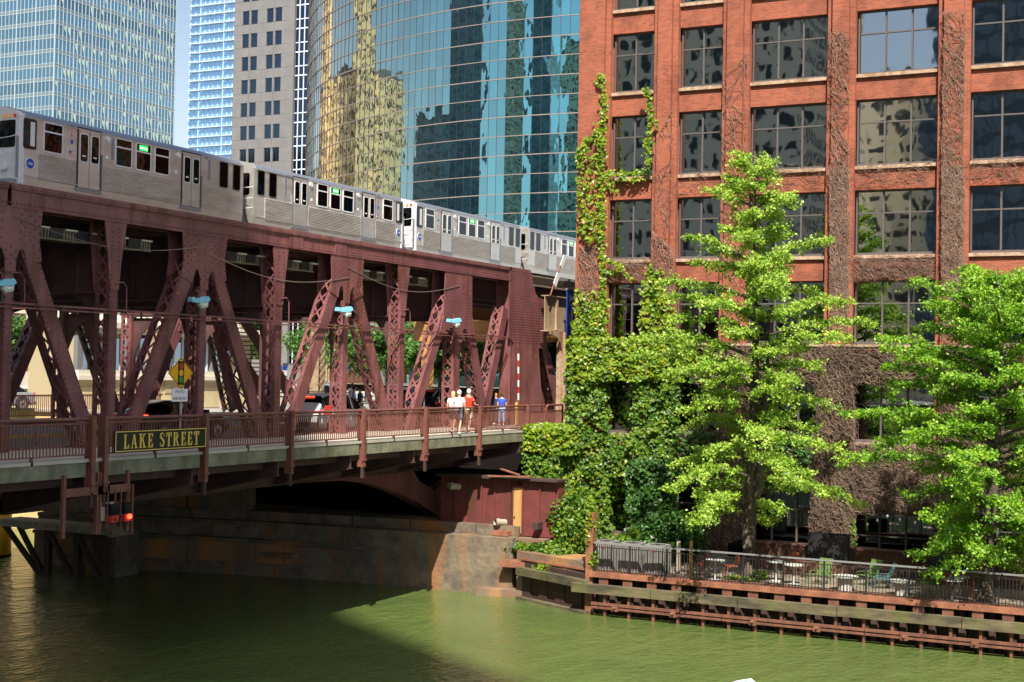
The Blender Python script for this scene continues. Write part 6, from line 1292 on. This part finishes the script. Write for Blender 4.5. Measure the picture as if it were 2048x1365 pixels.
# bow of a small white boat just entering at the bottom edge
gl=thing('boat',(0,0,0),'tip of a white boat with blue deck and yellow stripe cut by the bottom edge','boat'); OFF[gl.name]=(0,0,0)
H_=[(0,.0),(-.5,.28),(-1.3,.5),(-2.6,.62),(-4.2,.6)]
hull=[(x,y) for x,y in H_]+[(x,-y) for x,y in H_[:0:-1]]
MB().prism(hull,.28,.5,'z').build('hull','white',gl); MB().prism([(x*.9-.5,y*.6) for x,y in hull],.5,.53,'z').build('deck','cyan_enamel',gl)
MB().prism([(x*1.003+.005,y*1.02) for x,y in hull],.4,.44,'z').build('stripe','paint_yellow',gl); MB().prism([(x*.96-.1,y*.8) for x,y in hull],-.1,.28,'z').build('keel','white',gl)
MB().prism([(-1.9,.35),(-1.9,-.35),(-3.2,-.38),(-3.2,.38)],.56,.66,'z').build('cockpit_rim','white',gl)
pb=at(1502,1357,'z',.5); gl.location=(pb.x,pb.y,0); gl.rotation_euler=(0,0,.05)
# ================================================================ BLOCKS ACROSS THE RIVER (mirrored in the glass, and casting the shade)
def block(name,label,poly,z1,m,z0=6.64):
    t=thing(name,(poly[0][0],poly[0][1],z0),label,'building'); MB().prism(poly,z0,z1,'z').build('walls',m,t); MB().prism([(p[0],p[1]) for p in poly],z1,z1+1.5,'z').build('roof_slab','stone_tower',t); return t
# shade caster: roof edge projected back along the sun from the shadow line on the bridge
def back(p,z): p=Vector(p); return p+SUN*((z-p.z)/SUN.z)
ZC=150
e1=back((37.8,19.0,0),ZC); e2=back((43.4,27.9,0),ZC); e3=back((41.2,31,14),ZC)
V2=lambda v:Vector((v.x,v.y)); dv=(V2(e2)-V2(e1)).normalized(); A_=V2(e1)-dv*45; B_=V2(e3)+Vector((11.5,9)); sd=Vector((-dv.y,dv.x))
block('dark_highrise','dark high-rise across the river behind the viewer',[tuple(A_),tuple(V2(e2)),tuple(V2(e3)),tuple(B_),tuple(B_+sd*36),tuple(A_+sd*38)],ZC,'darktower')
block('apartment_highrise','beige apartment tower across the river, mirrored in the brick building windows',[(-70,50),(-70,112),(-105,112),(-105,50)],95,'apt')
block('apartment_highrise','slim round apartment tower farther west across the river',[(-130+9*math.cos(a),47+9*math.sin(a)) for a in [i*math.pi/8 for i in range(16)]],58,'apt')
block('warehouse_block','huge pale stone warehouse on the north bank, mirrored in the curved tower',[(60,262),(235,276),(235,320),(60,320)],82,'apt2')
block('warehouse_tower','pale stepped tower rising from the warehouse block',[(112,255),(144,258),(144,290),(112,290)],135,'apt2')
block('warehouse_tower','second pale corner tower of the warehouse block',[(205,262),(222,264),(222,290),(205,290)],120,'apt2')
block('dark_highrise','dark gabled block next to the warehouse',[(8,222),(46,248),(34,275),(-4,250)],72,'darktower')
block('dark_highrise','tall dark tower on the far bank north-west',[(-18,252),(-46,214),(-72,236),(-44,272)],150,'darktower')
block('dark_highrise','second dark tower on the far bank farther west',[(-75,130),(-75,158),(-100,158),(-100,130)],150,'darktower')
block('apartment_highrise','pale slab tower between the two dark towers',[(-95,178),(-80,196),(-100,212),(-115,194)],130,'apt')
block('dark_highrise','dark blue high-rise farther west, mirrored at the right of the brick front',[(-95,19),(-95,37.5),(-120,37.5),(-120,19)],125,'darktower')
